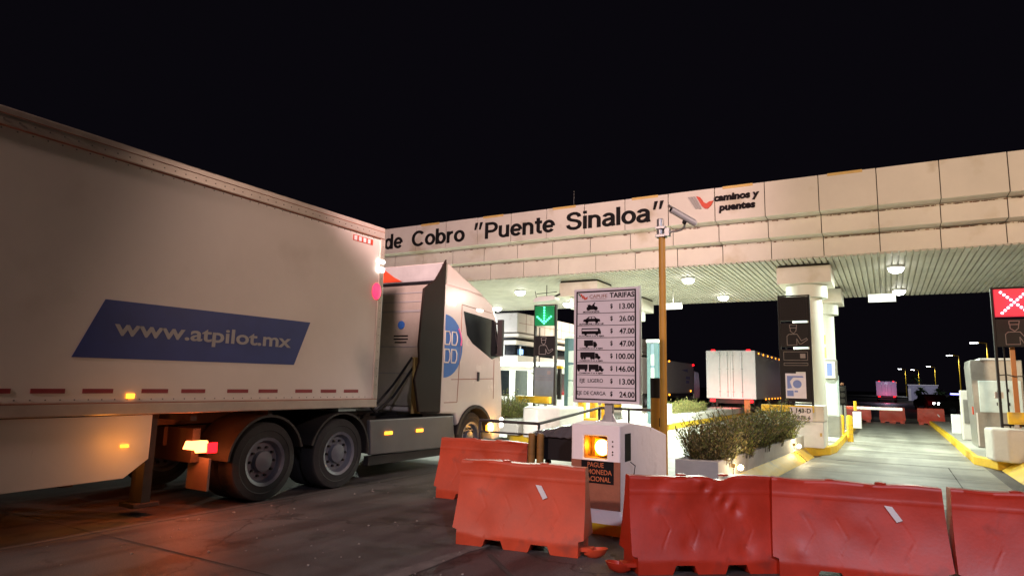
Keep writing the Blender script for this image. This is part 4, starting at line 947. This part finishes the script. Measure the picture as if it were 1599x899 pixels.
# side panels with amber lamps
mb = MB(o); mb.prism([(7.86, .42), (9.95, .40), (10.15, .50), (10.05, .96), (7.80, .96)], TX - .10, TX - .02, 'x'); mb.build('chassis_fairing', M['midgrey'], tr, bevel=.02)
mb = MB(o); mb.prism([(7.86, .26), (9.95, .26), (9.95, .38), (7.86, .40)], TX - .16, TX - .06, 'x'); mb.build('lower_fairing', M['dgrey'], tr)
mb = MB(o); mb.box(TX - .02, TX + .004, 8.16, 8.33, .715, .765); mb.box(TX - .02, TX + .004, 8.97, 9.14, .715, .765); mb.build('side_marker', G['amber'], tr, split=True)
# cab
arch = [(10.79 + .60 * math.cos(a), .50 + .60 * math.sin(a)) for a in [math.pi - math.pi * k / 16 for k in range(17)]]
prof = [(9.62, 1.00), (10.12, .98)] + [p for p in arch if p[1] > .62 and 10.1 < p[0] < 11.45] + [(11.42, .62), (11.5, .42), (11.78, .45), (11.84, .80), (11.83, 1.35), (11.74, 2.07), (11.52, 2.90), (11.38, 3.15), (11.05, 3.30), (10.5, 3.37), (9.62, 3.40)]
mb = MB(o); mb.prism(prof, -9.55, TX - .02, 'x'); cab = mb.build('cab', M['cab'], tr, bevel=.05, seg=4)
dfl = [(9.62, 3.41), (9.70, 3.80), (9.80, 3.79), (10.3, 3.60), (10.9, 3.40), (11.1, 3.32)]
mb = MB(o); mb.prism(dfl + [(9.75, 3.36)], -9.45, TX - .06, 'x'); mb.build('roof_deflector', M['cab'], tr, bevel=.03, seg=3)
mb = MB(o); mb.box(-9.4, TX - .08, 9.60, 9.64, 3.40, 3.76); mb.build('deflector_back', M['greypaint'], tr)
mb = MB(o); mb.box(-9.45, TX - .07, 9.57, 9.61, 3.385, 3.44); mb.build('deflector_gap', M['black'], tr)
mb = MB(o); mb.prism([(-8.55, 3.46), (-8.5, 3.74), (-8.2, 3.55), (-8.0, 3.46)], 9.58, 9.60, 'y'); mb.build('painted_red_reflection', M['red'], tr)  # reflected red light painted on as a flat red shape
mb = MB(o); mb.box(-9.45, TX - .10, 9.57, 9.625, 1.12, 3.37)
bw = mb.build('cab_back_wall', M['rail'], cab)
mb = MB(o)
for zz in (3.22, 3.05, 2.88, 2.86, 2.2, 1.7): mb.box(-9.4, TX - .12, 9.558, 9.57, zz, zz + .02)
mb.build('swage_line', M['greypaint'], bw)
mb = MB(o); mb.lathe((-7.95, 9.555, 2.62), [(.08, 0), (.08, .014)], 'y', 20); mb.build('blue_badge', M['bluelogo'], bw)
mb = MB(o)
for k in range(3): mb.box(-8.12 + .03 * (k == 2), -7.78 - .03 * (k == 2), 9.56, 9.57, 2.40 - k * .06, 2.425 - k * .06)
mb.build('badge_lettering', M['ink'], bw)
mb = MB(o); mb.prism([(9.66, 3.84), (9.50, 3.60), (9.36, 3.42), (9.02, 3.20), (8.94, 2.2), (8.98, 1.9), (8.86, 1.6), (9.02, 1.05), (9.64, 1.02)], TX - .06, TX - .015, 'x'); mb.build('side_extender', M['fairing'], tr, bevel=.012)
mb = MB(o); mb.path([(TX - .35, 8.0, 1.25), (TX - .45, 8.4, 1.05), (TX - .5, 8.9, 1.3), (TX - .55, 9.55, 1.9)], .022, 8); mb.path([(TX - .5, 8.0, 1.3), (TX - .6, 8.5, 1.1), (TX - .6, 9.0, 1.5), (TX - .65, 9.55, 2.0)], .022, 8); mb.build('air_hose', M['rubber'], tr, split=True)
mb = MB(o); mb.tube((TX - .35, 9.35, 1.0), (TX - .35, 9.35, 2.0), .09); mb.build('air_intake', M['tan'], tr)
# cab details
X = TX - .02
mb = MB(o); mb.prism([(10.28, 2.93), (11.40, 2.86), (11.60, 2.12), (11.36, 2.05), (10.62, 2.33), (10.42, 2.48)], X - .01, X + .006, 'x'); mb.build('side_window', M['glass'], cab)
mb = MB(o); mb.prism([(11.42, 2.84), (11.46, 2.84), (11.66, 2.12), (11.62, 2.12)], X - .01, X + .010, 'x'); mb.build('window_pillar', M['black'], cab)
mb = MB(o); mb.prism([(11.535, 2.88), (11.745, 2.10), (11.765, 2.10), (11.555, 2.88)], -9.35, TX - .18, 'x'); mb.build('windscreen', M['glass'], cab)
pc = [(max(9.68, 9.70 + .58 * math.cos(a)), 2.23 + .58 * math.sin(a)) for a in [-math.pi / 2 + math.pi * k / 24 for k in range(25)]]
mb = MB(o); mb.prism(pc, X, X + .004, 'x'); lg = mb.build('blue_emblem', M['bluelogo'], cab)
mb = MB(o)
for cz in (2.38, 2.05):
    for y0 in (9.70, 9.92): mb.path([(X + .004, y0, cz - .12), (X + .004, y0, cz + .12), (X + .004, y0 + .13, cz + .12), (X + .004, y0 + .17, cz + .05), (X + .004, y0 + .17, cz - .05), (X + .004, y0 + .13, cz - .12), (X + .004, y0, cz - .12)], .014, 6)
mb.build('emblem_lettering', M['trailer'], lg)
mb = MB(o); mb.path([(X + .004, 10.13, 2.58), (X + .004, 10.20, 2.48), (X + .004, 10.24, 2.36), (X + .004, 10.22, 2.26)], .022, 6); mb.build('pink_arc', M['pink'], lg)
mb = MB(o)
for a, b in (((10.22, 3.05), (10.22, 2.45)), ((10.22, 2.45), (10.16, 1.2)), ((11.45, 2.05), (11.46, 1.25)), ((9.95, 1.62), (11.46, 1.66)), ((10.22, 3.05), (11.30, 3.0)), ((9.75, 1.2), (10.15, 1.2))): mb.tube((X + .002, *a), (X + .002, *b), .006, n=6)
mb.build('door_seam', M['brown'], cab)
mb = MB(o); mb.box(X, X + .03, 10.82, 10.88, 1.60, 1.78); mb.build('door_handle', M['dgrey'], cab, bevel=.008)
mb = MB(o); mb.box(X, X + .012, 9.75, 10.0, 3.02, 3.06); mb.box(X, X + .012, 10.75, 10.95, 2.99, 3.02); mb.build('side_lamp', G['white'], cab, split=True)
mb = MB(o); guard(10.79, .50, .64, X - .3, X + .03, R(10), R(170), .06); mb.build('wheel_arch_trim', M['dgrey'], cab, smooth=True)
mb = MB(o); mb.box(TX + .0, TX + .12, 11.52, 11.60, 2.12, 2.88); mb.tube((TX - .05, 11.5, 2.8), (TX + .05, 11.56, 2.8), .02); mb.tube((TX - .05, 11.5, 2.15), (TX + .05, 11.56, 2.15), .02); mb.build('mirror', M['dgrey'], cab, bevel=.03, seg=3)
mb = MB(o); mb.box(X - .02, X + .03, 11.22, 11.40, .60, .74); mb.build('indicator', G['amber'], cab, bevel=.02)
mb = MB(o); mb.ball((X + .02, 11.34, .68), .105, 8, (.5, 1, 1)); mb.build('indicator', G['beacon'], cab)
mb = MB(o); mb.box(TX - .45, TX - .012, 11.74, 11.88, .66, .86); mb.box(-9.45, -9.1, 11.80, 11.86, .68, .86); mb.build('headlight', G['white'], cab, bevel=.02, split=True)
l = light('SPOT', (0, 0, 0), 260, (1, .95, .85), .08, spot=95, target=(.15, 2, -.25)); l.parent = tr; l.location = (TX - .3 - o[0], 12.0 - 6, .78)
l = light('POINT', (0, 0, 0), 7, (1, .42, .06), .05); l.parent = tr; l.location = (TX + .16 - o[0], 11.32 - 6, .66)

# ------------------------------------------------------------------ booths and cabinets on the islands
def booth(x0, x1, y0, y1, label, top=3.3):
    o = ((x0 + x1) / 2, y0, .2); t = thing('toll_booth', label, 'booth', o, 0, 'toll booths on the islands')
    mb = MB(o); mb.box(x0, x1, y0, y1, .205, 1.15); mb.box(x0 - .05, x1 + .05, y0 - .05, y1 + .05, top - .12, top); mb.build('body', M['white'], t, bevel=.02, split=True)
    mb = MB(o)
    for x in (x0, x1 - .1):
        for y in (y0, (y0 + y1) / 2, y1 - .1): mb.box(x, x + .1, y, y + .1, 1.15, top - .12)
    mb.box(x0 - .02, x0 + .12, y0 - .02, y0 + .0, .21, top - .12); mb.box(x1 - .12, x1 + .02, y0 - .02, y0, .21, top - .12); mb.build('frame', M['teal'], t, bevel=.005)
    mb = MB(o); mb.box(x0 + .11, x1 - .11, y0 + .03, y0 + .05, 2.75, top - .13); mb.box(x0 + .11, x1 - .11, y0 + .03, y0 + .05, 2.25, 2.33); mb.build('panel', M['bluepanel'], t)
    mb = MB(o)
    for z0, z1 in ((2.34, 2.74), (1.72, 2.24), (1.16, 1.68)): mb.box(x0 + .11, x1 - .11, y0 + .03, y0 + .05, z0, z1)
    mb.box(x1 - .05, x1 - .03, y0 + .1, y1 - .1, 1.3, 2.7); mb.build('window', M['boothwhite'], t, split=True)
booth(-9.85, -9.3, 20.9, 21.3, 'white and blue booth panel right of the green arrow panel')
booth(-7.72, -7.35, 23.6, 23.95, 'teal framed booth panel behind the ochre camera pole')
o = (-13.6, 24.5, .2); t = thing('toll_booth', 'white toll booth with dark windows beyond the truck cab front', 'booth', o, 0, 'toll booths on the islands')
mb = MB(o); mb.box(-15.2, -12.2, 24.5, 26.6, .205, 2.25); mb.box(-15.4, -12.0, 24.3, 26.8, 2.25, 2.45); mb.build('body', M['white'], t, bevel=.03, split=True)
mb = MB(o); mb.box(-15.0, -14.2, 24.46, 24.497, 1.0, 2.1); mb.box(-13.9, -13.3, 24.46, 24.497, .3, 2.1); mb.box(-13.0, -12.4, 24.46, 24.497, 1.1, 2.0); mb.box(-12.197, -12.16, 24.8, 26.3, 1.1, 2.0); mb.build('window', M['glass'], t, split=True)
mb = MB(o); mb.prism([(24.0, 2.0), (24.3, 2.3), (24.32, 2.24), (24.05, 1.94)], -12.9, -11.6, 'x'); mb.build('awning', M['midgrey'], t)
# teal post
o = (-9.1, 18.4, 0); t = thing('height_sensor_post', 'dark teal post with yellow cap right of the green arrow panel', 'post', o)
MB(o).tube((-9.0, 18.4, .2), (-9.0, 18.4, 3.3), .045, n=12).build('post', M['teal'], t, smooth=True)
mb = MB(o); mb.box(-8.92, -8.8, 18.35, 18.45, 1.1, 2.05); mb.build('sensor', M['dgrey'], t, bevel=.01)
mb = MB(o); mb.box(-8.95, -8.76, 18.33, 18.47, 2.05, 2.14); mb.build('cap', M['yellow'], t, bevel=.01)
def bollard(x, y, h, label, grp, z0=.2, r=.085):
    o = (x, y, z0); t = thing('bollard', label, 'bollard', o, 0, grp)
    MB(o).lathe((x, y, z0), [(r, 0), (r, h - .05), (r * .8, h - .01), (r * .3, h)], n=20).build('sleeve', M['yellow'], t, smooth=True)
    mb = MB(o)
    for k in range(5): mb.lathe((x, y, z0 + .1 + k * h * .17), [(r + .008, 0), (r + .008, .012)], n=20)
    mb.build('ring', M['tan'], t)
for i, (x, lb) in enumerate(((-8.0, 'first of three fat yellow bollards seen below the tariff board'), (-7.62, 'middle of three fat yellow bollards seen below the tariff board'), (-7.25, 'last of three fat yellow bollards seen below the tariff board'))):
    bollard(x, 18.2, .95, lb, 'yellow bollards on the left island', r=.12)
mb = MB((-7.6, 17.6, .2)); mb.box(-8.2, -7.1, 17.5, 17.8, .206, .62); tag(mb.build('kerb_guard', M['yellow'], bevel=.02), 'yellow guard block below the tariff board bollards', 'guard block')
bollard(-1.33, 23.5, .62, 'yellow bollard at the lane edge, left of the pair', 'yellow bollard pair by the lane'); bollard(-1.08, 23.3, .82, 'yellow bollard at the lane edge, right of the pair', 'yellow bollard pair by the lane', 0.0)

# payment cabinets behind the poster column
o = (-1.5, 22.0, .2); t = thing('payment_terminal', 'pale blue payment terminal cabinet behind the round column', 'terminal', o)
mb = MB(o); mb.box(-1.80, -1.30, 22.0, 22.8, .205, 2.05); mb.build('cabinet', M['paleblue'], t, bevel=.02)
mb = MB(o); mb.box(-1.68, -1.28, 21.93, 22.2, 1.90, 2.50); mb.build('upper_case', M['stainless'], t, bevel=.02)
mb = MB(o); mb.box(-1.66, -1.34, 21.905, 21.93, 1.95, 2.45); mb.build('white_notice', M['white'], t)
mb = MB(o); mb.box(-1.56, -1.42, 21.895, 21.905, 2.02, 2.4); mb.build('blue_print', M['posterblue'], t)
mb = MB(o); mb.box(-1.62, -1.36, 21.985, 21.998, .85, 1.45); mb.build('white_sheet', M['white'], t)
mb = MB(o); mb.box(-1.82, -1.28, 21.97, 22.82, .21, .82); mb.build('plinth', M['stainless'], t, bevel=.01)
mb = MB(o); mb.box(-1.60, -1.56, 21.9, 21.99, 2.55, 2.88); mb.box(-1.60, -1.56, 21.9, 21.99, 2.98, 3.25); mb.build('amber_reflector', M['tan'], t, split=True)
# barrier arm
o = (-1.45, 26.5, .2); t = thing('barrier_arm', 'white lowered barrier arm across the right lane', 'barrier arm', o)
mb = MB(o); mb.box(-1.62, -1.32, 26.3, 26.7, .205, 1.05); mb.build('housing', M['stainless'], t, bevel=.02)
mb = MB(o); mb.box(-1.32, .42, 26.42, 26.5, .94, 1.03); mb.build('arm', M['white'], t, bevel=.008)
mb = MB(o); mb.box(-1.31, -1.05, 26.415, 26.418, .945, 1.025); mb.build('red_band', M['red'], t)
MB(o).lathe((-1.02, 26.3, .9), [(.05, 0), (.05, .32)], n=12).build('yellow_cap', M['yellow'], t)
o = (-1.35, 25.8, .2); t = thing('traffic_light', 'small black traffic light beside the barrier arm', 'traffic light', o)
mb = MB(o); mb.tube((-1.38, 25.8, .2), (-1.38, 25.8, 1.1), .03); mb.build('pole', M['dgrey'], t)
mb = MB(o); mb.box(-1.50, -1.26, 25.75, 25.95, 1.1, 1.75); mb.build('housing', M['black'], t, bevel=.02)
mb = MB(o)
for zz in (1.22, 1.43, 1.64): mb.lathe((-1.38, 25.64, zz), [(.085, 0), (.085, .10), (.07, .11)], 'y', 14)
mb.build('visor', M['dgrey'], t, split=True)
MB(o).ball((-1.38, 25.85, 1.80), .06, 6).build('top_beacon', M['rust'], t)
for x, y, h, lb in ((-1.02, 27.6, .62, 'small white post by the far end of the left kerb'), (2.02, 27.5, .66, 'small white post by the far end of the right kerb')):
    mb = MB((x, y, .2)); mb.box(x - .14, x + .14, y - .1, y + .1, .206, .2 + h); tag(mb.build('white_post', M['white'], bevel=.02), lb, 'post', 'small white posts on the kerbs')
# payment booth on the right
o = (2.5, 21.0, .2); t = thing('payment_booth', 'stainless payment cabinet with pale blue doors on the right island', 'cabinet', o)
mb = MB(o); mb.prism([(1.98, .205), (3.02, .205), (3.04, 2.47), (1.94, 2.47), (1.92, 2.3)], 21.0, 22.4, 'y'); mb.build('cabinet', M['stainless'], t, bevel=.02)
mb = MB(o); mb.box(2.08, 2.98, 20.975, 21.0, 1.12, 1.93); dr = mb.build('door', M['paleblue'], t, bevel=.008)
mb = MB(o); mb.box(2.50, 2.505, 20.97, 20.976, 1.13, 1.92); mb.box(2.44, 2.46, 20.95, 20.976, 1.3, 1.38); mb.box(2.70, 2.72, 20.95, 20.976, 1.3, 1.38); mb.box(2.70, 2.72, 20.95, 20.976, 1.65, 1.73); mb.build('hinge', M['dgrey'], dr, split=True)
mb = MB(o); mb.box(2.15, 2.9, 20.98, 22.3, 2.472, 2.52); mb.build('lid', M['white'], t)
mb = MB(o); mb.box(1.99, 2.02, 20.97, 21.0, .25, 1.1); mb.build('edge_strip', M['white'], t)
mb = MB(o); mb.box(1.93, 1.98, 21.1, 21.25, 1.05, 1.25); mb.build('red_button', M['red'], t)
o = (2.0, 24.0, .2); t = thing('ticket_terminal', 'slim beige ticket terminal left of the stainless cabinet', 'terminal', o)
mb = MB(o); mb.prism([(24.0, .205), (24.5, .205), (24.4, 1.68), (24.05, 1.68)], 1.92, 2.2, 'x'); mb.build('cabinet', M['plaster'], t, bevel=.02)
mb = MB(o); mb.box(1.97, 2.15, 23.985, 24.0, .7, 1.4); mb.build('face', M['stainless'], t)
# orange strut with ties in front of the right booth, dark cross tubes
o = (2.42, 17.85, 1.0); t = thing('cable_post', 'orange wooden post lashed with cable beside the red cross panel', 'post', o)
mb = MB(o); mb.box(2.39, 2.48, 17.85, 17.92, .3, 2.62); mb.build('post', M['orangebox'], t, bevel=.008)
MB(o).path([(2.14, 17.8, 2.0), (2.28, 17.78, 2.02), (2.44, 17.83, 1.98), (2.7, 17.8, 2.0), (3.0, 17.8, 2.0)], .012, 6).path([(2.16, 17.8, 1.4), (2.10, 17.8, 1.6), (2.16, 17.8, 2.05)], .01, 6).build('cable', M['joint'], t)
mb = MB(o); mb.box(2.04, 2.2, 17.75, 17.83, 1.50, 1.64); mb.build('junction_box', M['plaster'], t)

# admin building beyond the left islands
o = (-22, 36, 0); t = thing('office_building', 'two storey cream office building beyond the truck cab', 'building', o)
mb = MB(o); mb.box(-32, -18.1, 32, 60, 4.42, 5.55); mb.box(-32, -17.9, 31.8, 60, 4.15, 4.35); mb.box(-32, -18.2, 32.1, 60, 3.72, 3.98); mb.build('roof_fascia', M['clad'], t, bevel=.05)
mb = MB(o); mb.box(-32, -18.0, 31.9, 60, 1.9, 3.10); mb.box(-32, -18.4, 32.4, 60, 0, 1.9); mb.build('wall', M['plaster'], t, bevel=.03)
mb = MB(o); mb.box(-31.5, -18.5, 32.5, 60, 3.1, 4.2); mb.build('window_band', M['glass'], t)
mb = MB(o)
for k in range(10): mb.box(-18.52, -18.45, 33 + k * 2.2, 33.1 + k * 2.2, 3.1, 3.72)
for k in range(8): mb.box(-19.3 - k * 1.5, -19.2 - k * 1.5, 32.42, 32.5, 3.1, 3.72)
mb.build('mullion', M['white'], t, split=True)
mb = MB(o); mb.box(-18.46, -18.42, 32.9, 33.3, 3.2, 3.5); mb.build('screen', G['screen'], t)
mb = MB(o)
for k in range(4): mb.box(-18.39, -18.36, 33.5 + k * 2.6, 35.0 + k * 2.6, .9, 1.8)
mb.build('window', M['glass'], t, split=True)
mb = MB(o)
for k in range(24): mb.box(-18.095, -18.085, 33 + k * 1.2, 33.02 + k * 1.2, 4.43, 5.54)
mb.box(-18.095, -18.085, 32.2, 60, 4.95, 4.97); mb.build('joint_line', M['brown'], t)
light('AREA', (-12.5, 38, 5.5), 800, (1, .86, .70), 1.0, target=(-18.2, 42, 3.0))  # unseen area light added to brighten the office side wall
light('AREA', (-22, 29.0, 3.2), 260, (.9, .92, 1.0), 1.0, target=(-20, 32, 3.5))

# ------------------------------------------------------------------ far vehicles
def lorry(x0, x1, yr, ln, z0, z1, label, m, lamps=True, face='rear', doors=True):
    cx = (x0 + x1) / 2; o = (cx, yr, 0); t = thing('box_lorry', label, 'truck', o, 0)
    mb = MB(o); mb.box(x0, x1, yr, yr + ln, z0, z1); bxx = mb.build('box_body', m, t, bevel=.03)
    mb = MB(o)
    if doors:
        W_ = x1 - x0
        for f in (.28, .44, .55, .73): mb.tube((x0 + W_ * f, yr - .02, z0 + .1), (x0 + W_ * f, yr - .02, z1 - .08), .018, n=8)
        for f in (.28, .44, .55, .73):
            for zz in (z0 + .35, z0 + 1.6, z1 - .3): mb.box(x0 + W_ * f - .05, x0 + W_ * f + .05, yr - .035, yr, zz, zz + .05)
        mb.box(cx - .012, cx + .012, yr - .008, yr, z0 + .05, z1 - .05); mb.build('door_bars', M['metal'], bxx)
    mb = MB(o); mb.box(x0 + .1, x1 - .1, yr + .05, yr + ln, z0 - .25, z0 - .01); mb.box(x0 + .15, x1 - .15, yr + .02, yr + .1, .42, .54); mb.box(x0 + .5, x0 + .6, yr + .02, yr + .1, .5, z0); mb.box(x1 - .6, x1 - .5, yr + .02, yr + .1, .5, z0); mb.build('chassis', M['dgrey'], t)
    for yy_ in (yr + 1.4, yr + 2.7, yr + ln - 1.5):
        for xx in (x0 + .32, x1): wheel(t, xx, yy_, .48, .3, o)
    if lamps:
        mb = MB(o)
        for xx in (x0 + .2, x1 - .45):
            mb.box(xx, xx + .28, yr - .04, yr, z0 - .18, z0 - .05)
        mb.build('tail_lamp', G['redlamp'], t, split=True)
        mb = MB(o)
        for xx in (x0 + .3, x1 - .45): mb.box(xx, xx + .2, yr - .02, yr + .03, z1 - .02, z1 + .05)
        mb.build('top_marker', G['redlamp'], t, split=True)
        mb = MB(o)
        for k in range(6): mb.box(x1, x1 + .03, yr + 1 + k * 1.6, yr + 1.12 + k * 1.6, z1 - .16, z1 - .08); mb.box(x1, x1 + .03, yr + 3 + k * 1.2, yr + 3.15 + k * 1.2, z0 - .05, z0 + .03)
        mb.build('side_marker', G['amber'], t, split=True)
    # cab ahead of the box
    mb = MB(o); mb.prism([(yr + ln + .3, .5), (yr + ln + 2.4, .5), (yr + ln + 2.4, 1.7), (yr + ln + 2.1, 2.9), (yr + ln + .3, 3.0)], x0 + .05, x1 - .05, 'x'); mb.build('cab', M['cab'], t, bevel=.08)
    return t
lorry(-8.78, -6.14, 37.2, 13, .98, 3.62, 'white box trailer seen from behind in the lane past the shrubs', M['white'])
light('POINT', (-7.3, 36.6, .9), 30, (1, .05, .05), .2)
mb = MB((-6.4, 36.9, .4)); mb.box(-6.72, -6.42, 36.9, 36.95, .25, .95); tag(mb.build('reflective_panel', M['orangebox']), 'small orange reflective panel at the white trailer rear corner', 'panel')
t = lorry(-17.7, -15.1, 44.2, 15, 1.0, 3.6, 'dim grey trailer in the dark between camera pole and white lorry', M['greypaint'], False, doors=False)
mb = MB((-16.4, 44.2, 0)); mb.ball((-15.08, 59.0, 3.5), .1, 6); mb.build('red_marker', G['redlamp'], t)
mb = MB((-16.4, 44.2, 0))
for yy_, zz in ((44.5, 3.5), (51.5, 3.55), (51.5, .9), (58, 1.2)): mb.ball((-15.08, yy_, zz), .08, 6)
mb.build('side_marker', G['amber'], t, split=True)
mb = MB((-16.4, 44.2, 0)); put_text(mb, 'Ferr', -0, 1, 0, 1, lambda u, z, d: (-15.095 + d, 56.4 + u * 1.5, 2.35 + z * .4), .02, .01) if False else mb.box(-15.1, -15.09, 56.6, 57.9, 2.2, 2.45).box(-15.1, -15.09, 56.6, 57.6, 1.85, 2.1).prism([(55.2, 2.95), (57.2, 3.1), (57.2, 2.8)], -15.1, -15.09, 'x'); mb.build('side_graphic', M['blue'], t)
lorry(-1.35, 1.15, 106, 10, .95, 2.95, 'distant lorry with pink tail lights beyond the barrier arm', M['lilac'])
light('POINT', (-.1, 104.5, .9), 60, (1, .10, .25), .3)
light('POINT', (-.1, 102, 3.0), 150, (.75, .7, 1), .3)

def car(x, y, rz, label, m, blue=False, rear=True, one=False):
    o = (x, y, 0); t = thing('parked_car', label, 'car', o, rz)
    pr = [(-2.1, .35), (-2.15, .75), (-1.95, .92), (-1.5, .98), (-1.05, 1.38), (.35, 1.42), (.95, 1.0), (1.9, .88), (2.1, .7), (2.1, .35)]
    MB().prism(pr, -.85, .85, 'x').build('body', m, t, bevel=.08, seg=3)
    mb = MB(); mb.prism([(-1.4, .98), (-1.02, 1.31), (.3, 1.35), (.8, 1.0)], -.862, .862, 'x'); mb.build('side_glass', M['glass'], t)
    for yy_ in (-1.3, 1.35):
        for xx in (-.66, .87): wheel(t, xx, yy_, .32, .2, (0, 0, 0))
    mb = MB(); mb.box(-.8, -.5, -2.17, -2.1, .68, .82)
    if one: mb.ball((-.65, -2.15, .78), .16, 8)
    else: mb.box(.5, .8, -2.17, -2.1, .68, .82); mb.build('tail_lamp' if rear else 'headlight', G['redlamp'] if rear else G['street'], t, split=True)
    if blue:
        mb = MB(); mb.box(-.5, .5, -.4, -.2, 1.43, 1.55); mb.build('light_bar', G['blue'], t)
    return t
car(3.35, 70, R(14), 'dark car with one red tail light glowing beyond the far barrier', M['black'], one=True)
light('POINT', (3.0, 67.2, .9), 30, (1, .02, .03), .1)
car(5.6, 72, R(-60), 'patrol car with blue roof lights parked past the right kerb', M['white'], blue=True, rear=False)
car(5.3, 60, R(-80), 'dark parked car with white lamp beside the slim terminal', M['dgrey'], rear=False)

# distant white building, street lamps, palms
o = (10, 140, 0); t = thing('low_white_building', 'low flat white building far beyond the plaza', 'building', o)
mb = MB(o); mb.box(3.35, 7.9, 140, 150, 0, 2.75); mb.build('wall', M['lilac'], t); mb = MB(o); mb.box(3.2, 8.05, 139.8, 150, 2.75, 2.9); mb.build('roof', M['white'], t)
mb = MB(o); mb.box(3.3, 3.75, 139.7, 139.95, 0, 2.2); mb.build('door', M['white'], t)
light('SPOT', (6, 130, 6), 900, (.85, .82, 1), .3, spot=100, target=(6, 140, 1.5))
def street_lamp(x, y, h, label, lit=True):
    o = (x, y, 0); t = thing('street_lamp', label, 'street lamp', o, 0, 'street lamps beyond the plaza')
    MB(o).lathe((x, y, 0), [(.13, 0), (.08, h)], n=10).build('pole', M['yellow'], t, smooth=True)
    mb = MB(o); mb.tube((x, y, h - .05), (x - 1.3, y, h + .12), .05); mb.build('arm', M['yellow'], t)
    mb = MB(o); mb.box(x - 2.1, x - 1.0, y - .2, y + .2, h + .05, h + .2); mb.build('head', M['metal'], t, bevel=.03)
    mb = MB(o); mb.box(x - 2.05, x - 1.05, y - .19, y + .19, h - .03, h + .045); mb.build('lens', G['street'], t)
    l = light('SPOT', (0, 0, 0), 1500, (.9, .95, 1), .3, spot=150, target=(0, 0, -1)); l.parent = t; l.location = (-1.5, 0, h - .2)
street_lamp(13.1, 118, 9, 'tallest street lamp, just left of the stainless cabinet')
street_lamp(12.8, 158, 9, 'second tallest street lamp, above the low white building edge')
street_lamp(12.4, 227, 9, 'smallest street lamp, third from the cabinet')
street_lamp(5.6, 255, 9, 'left one of the two close street lamps beside the far lorry')
street_lamp(8.6, 235, 8.2, 'right one of the two close street lamps beside the far lorry')
def palm(x, y, h, label, seed):
    rnd = random.Random(seed); o = (x, y, 0); t = thing('palm_tree', label, 'palm tree', o, 0, 'palms by the low white building')
    MB(o).lathe((x, y, 0), [(.22, 0), (.14, h)], n=10).build('trunk', M['stem'], t, smooth=True)
    mb = MB(o)
    for k in range(34):
        a = rnd.uniform(0, 6.283); el = rnd.uniform(-.5, 1.2); L = rnd.uniform(1.1, 1.6); p = Vector((x, y, h)); d = Vector((math.cos(a) * math.cos(el), math.sin(a) * math.cos(el), math.sin(el)))
        pts = [p + d * L * f + Vector((0, 0, -.7 * f * f)) for f in (0, .35, .7, 1)]
        sdv = d.cross(Vector((0, 0, 1))).normalized()
        for q0, q1, w0, w1 in zip(pts, pts[1:], (.05, .22, .18), (.22, .18, .02)):
            mb.quad(q0 - sdv * w0, q0 + sdv * w0, q1 + sdv * w1, q1 - sdv * w1)
    mb.build('crown', M['skin'], t)
palm(4.95, 132, 1.9, 'palm in front of the middle of the low white building', 3)
palm(7.3, 128, 1.6, 'palm at the right corner of the low white building', 4)
palm(5.2, 165, 4.6, 'taller palm rising behind the low white building', 5)

# thin antenna mast behind the canopy top
mb = MB((-11.0, 24, 7)); mb.tube((-11.0, 24, 6.98), (-11.0, 24, 9.6), .02, .008, n=8); tag(mb.build('antenna_mast', M['metal']), 'thin antenna mast rising from the canopy roof', 'antenna')
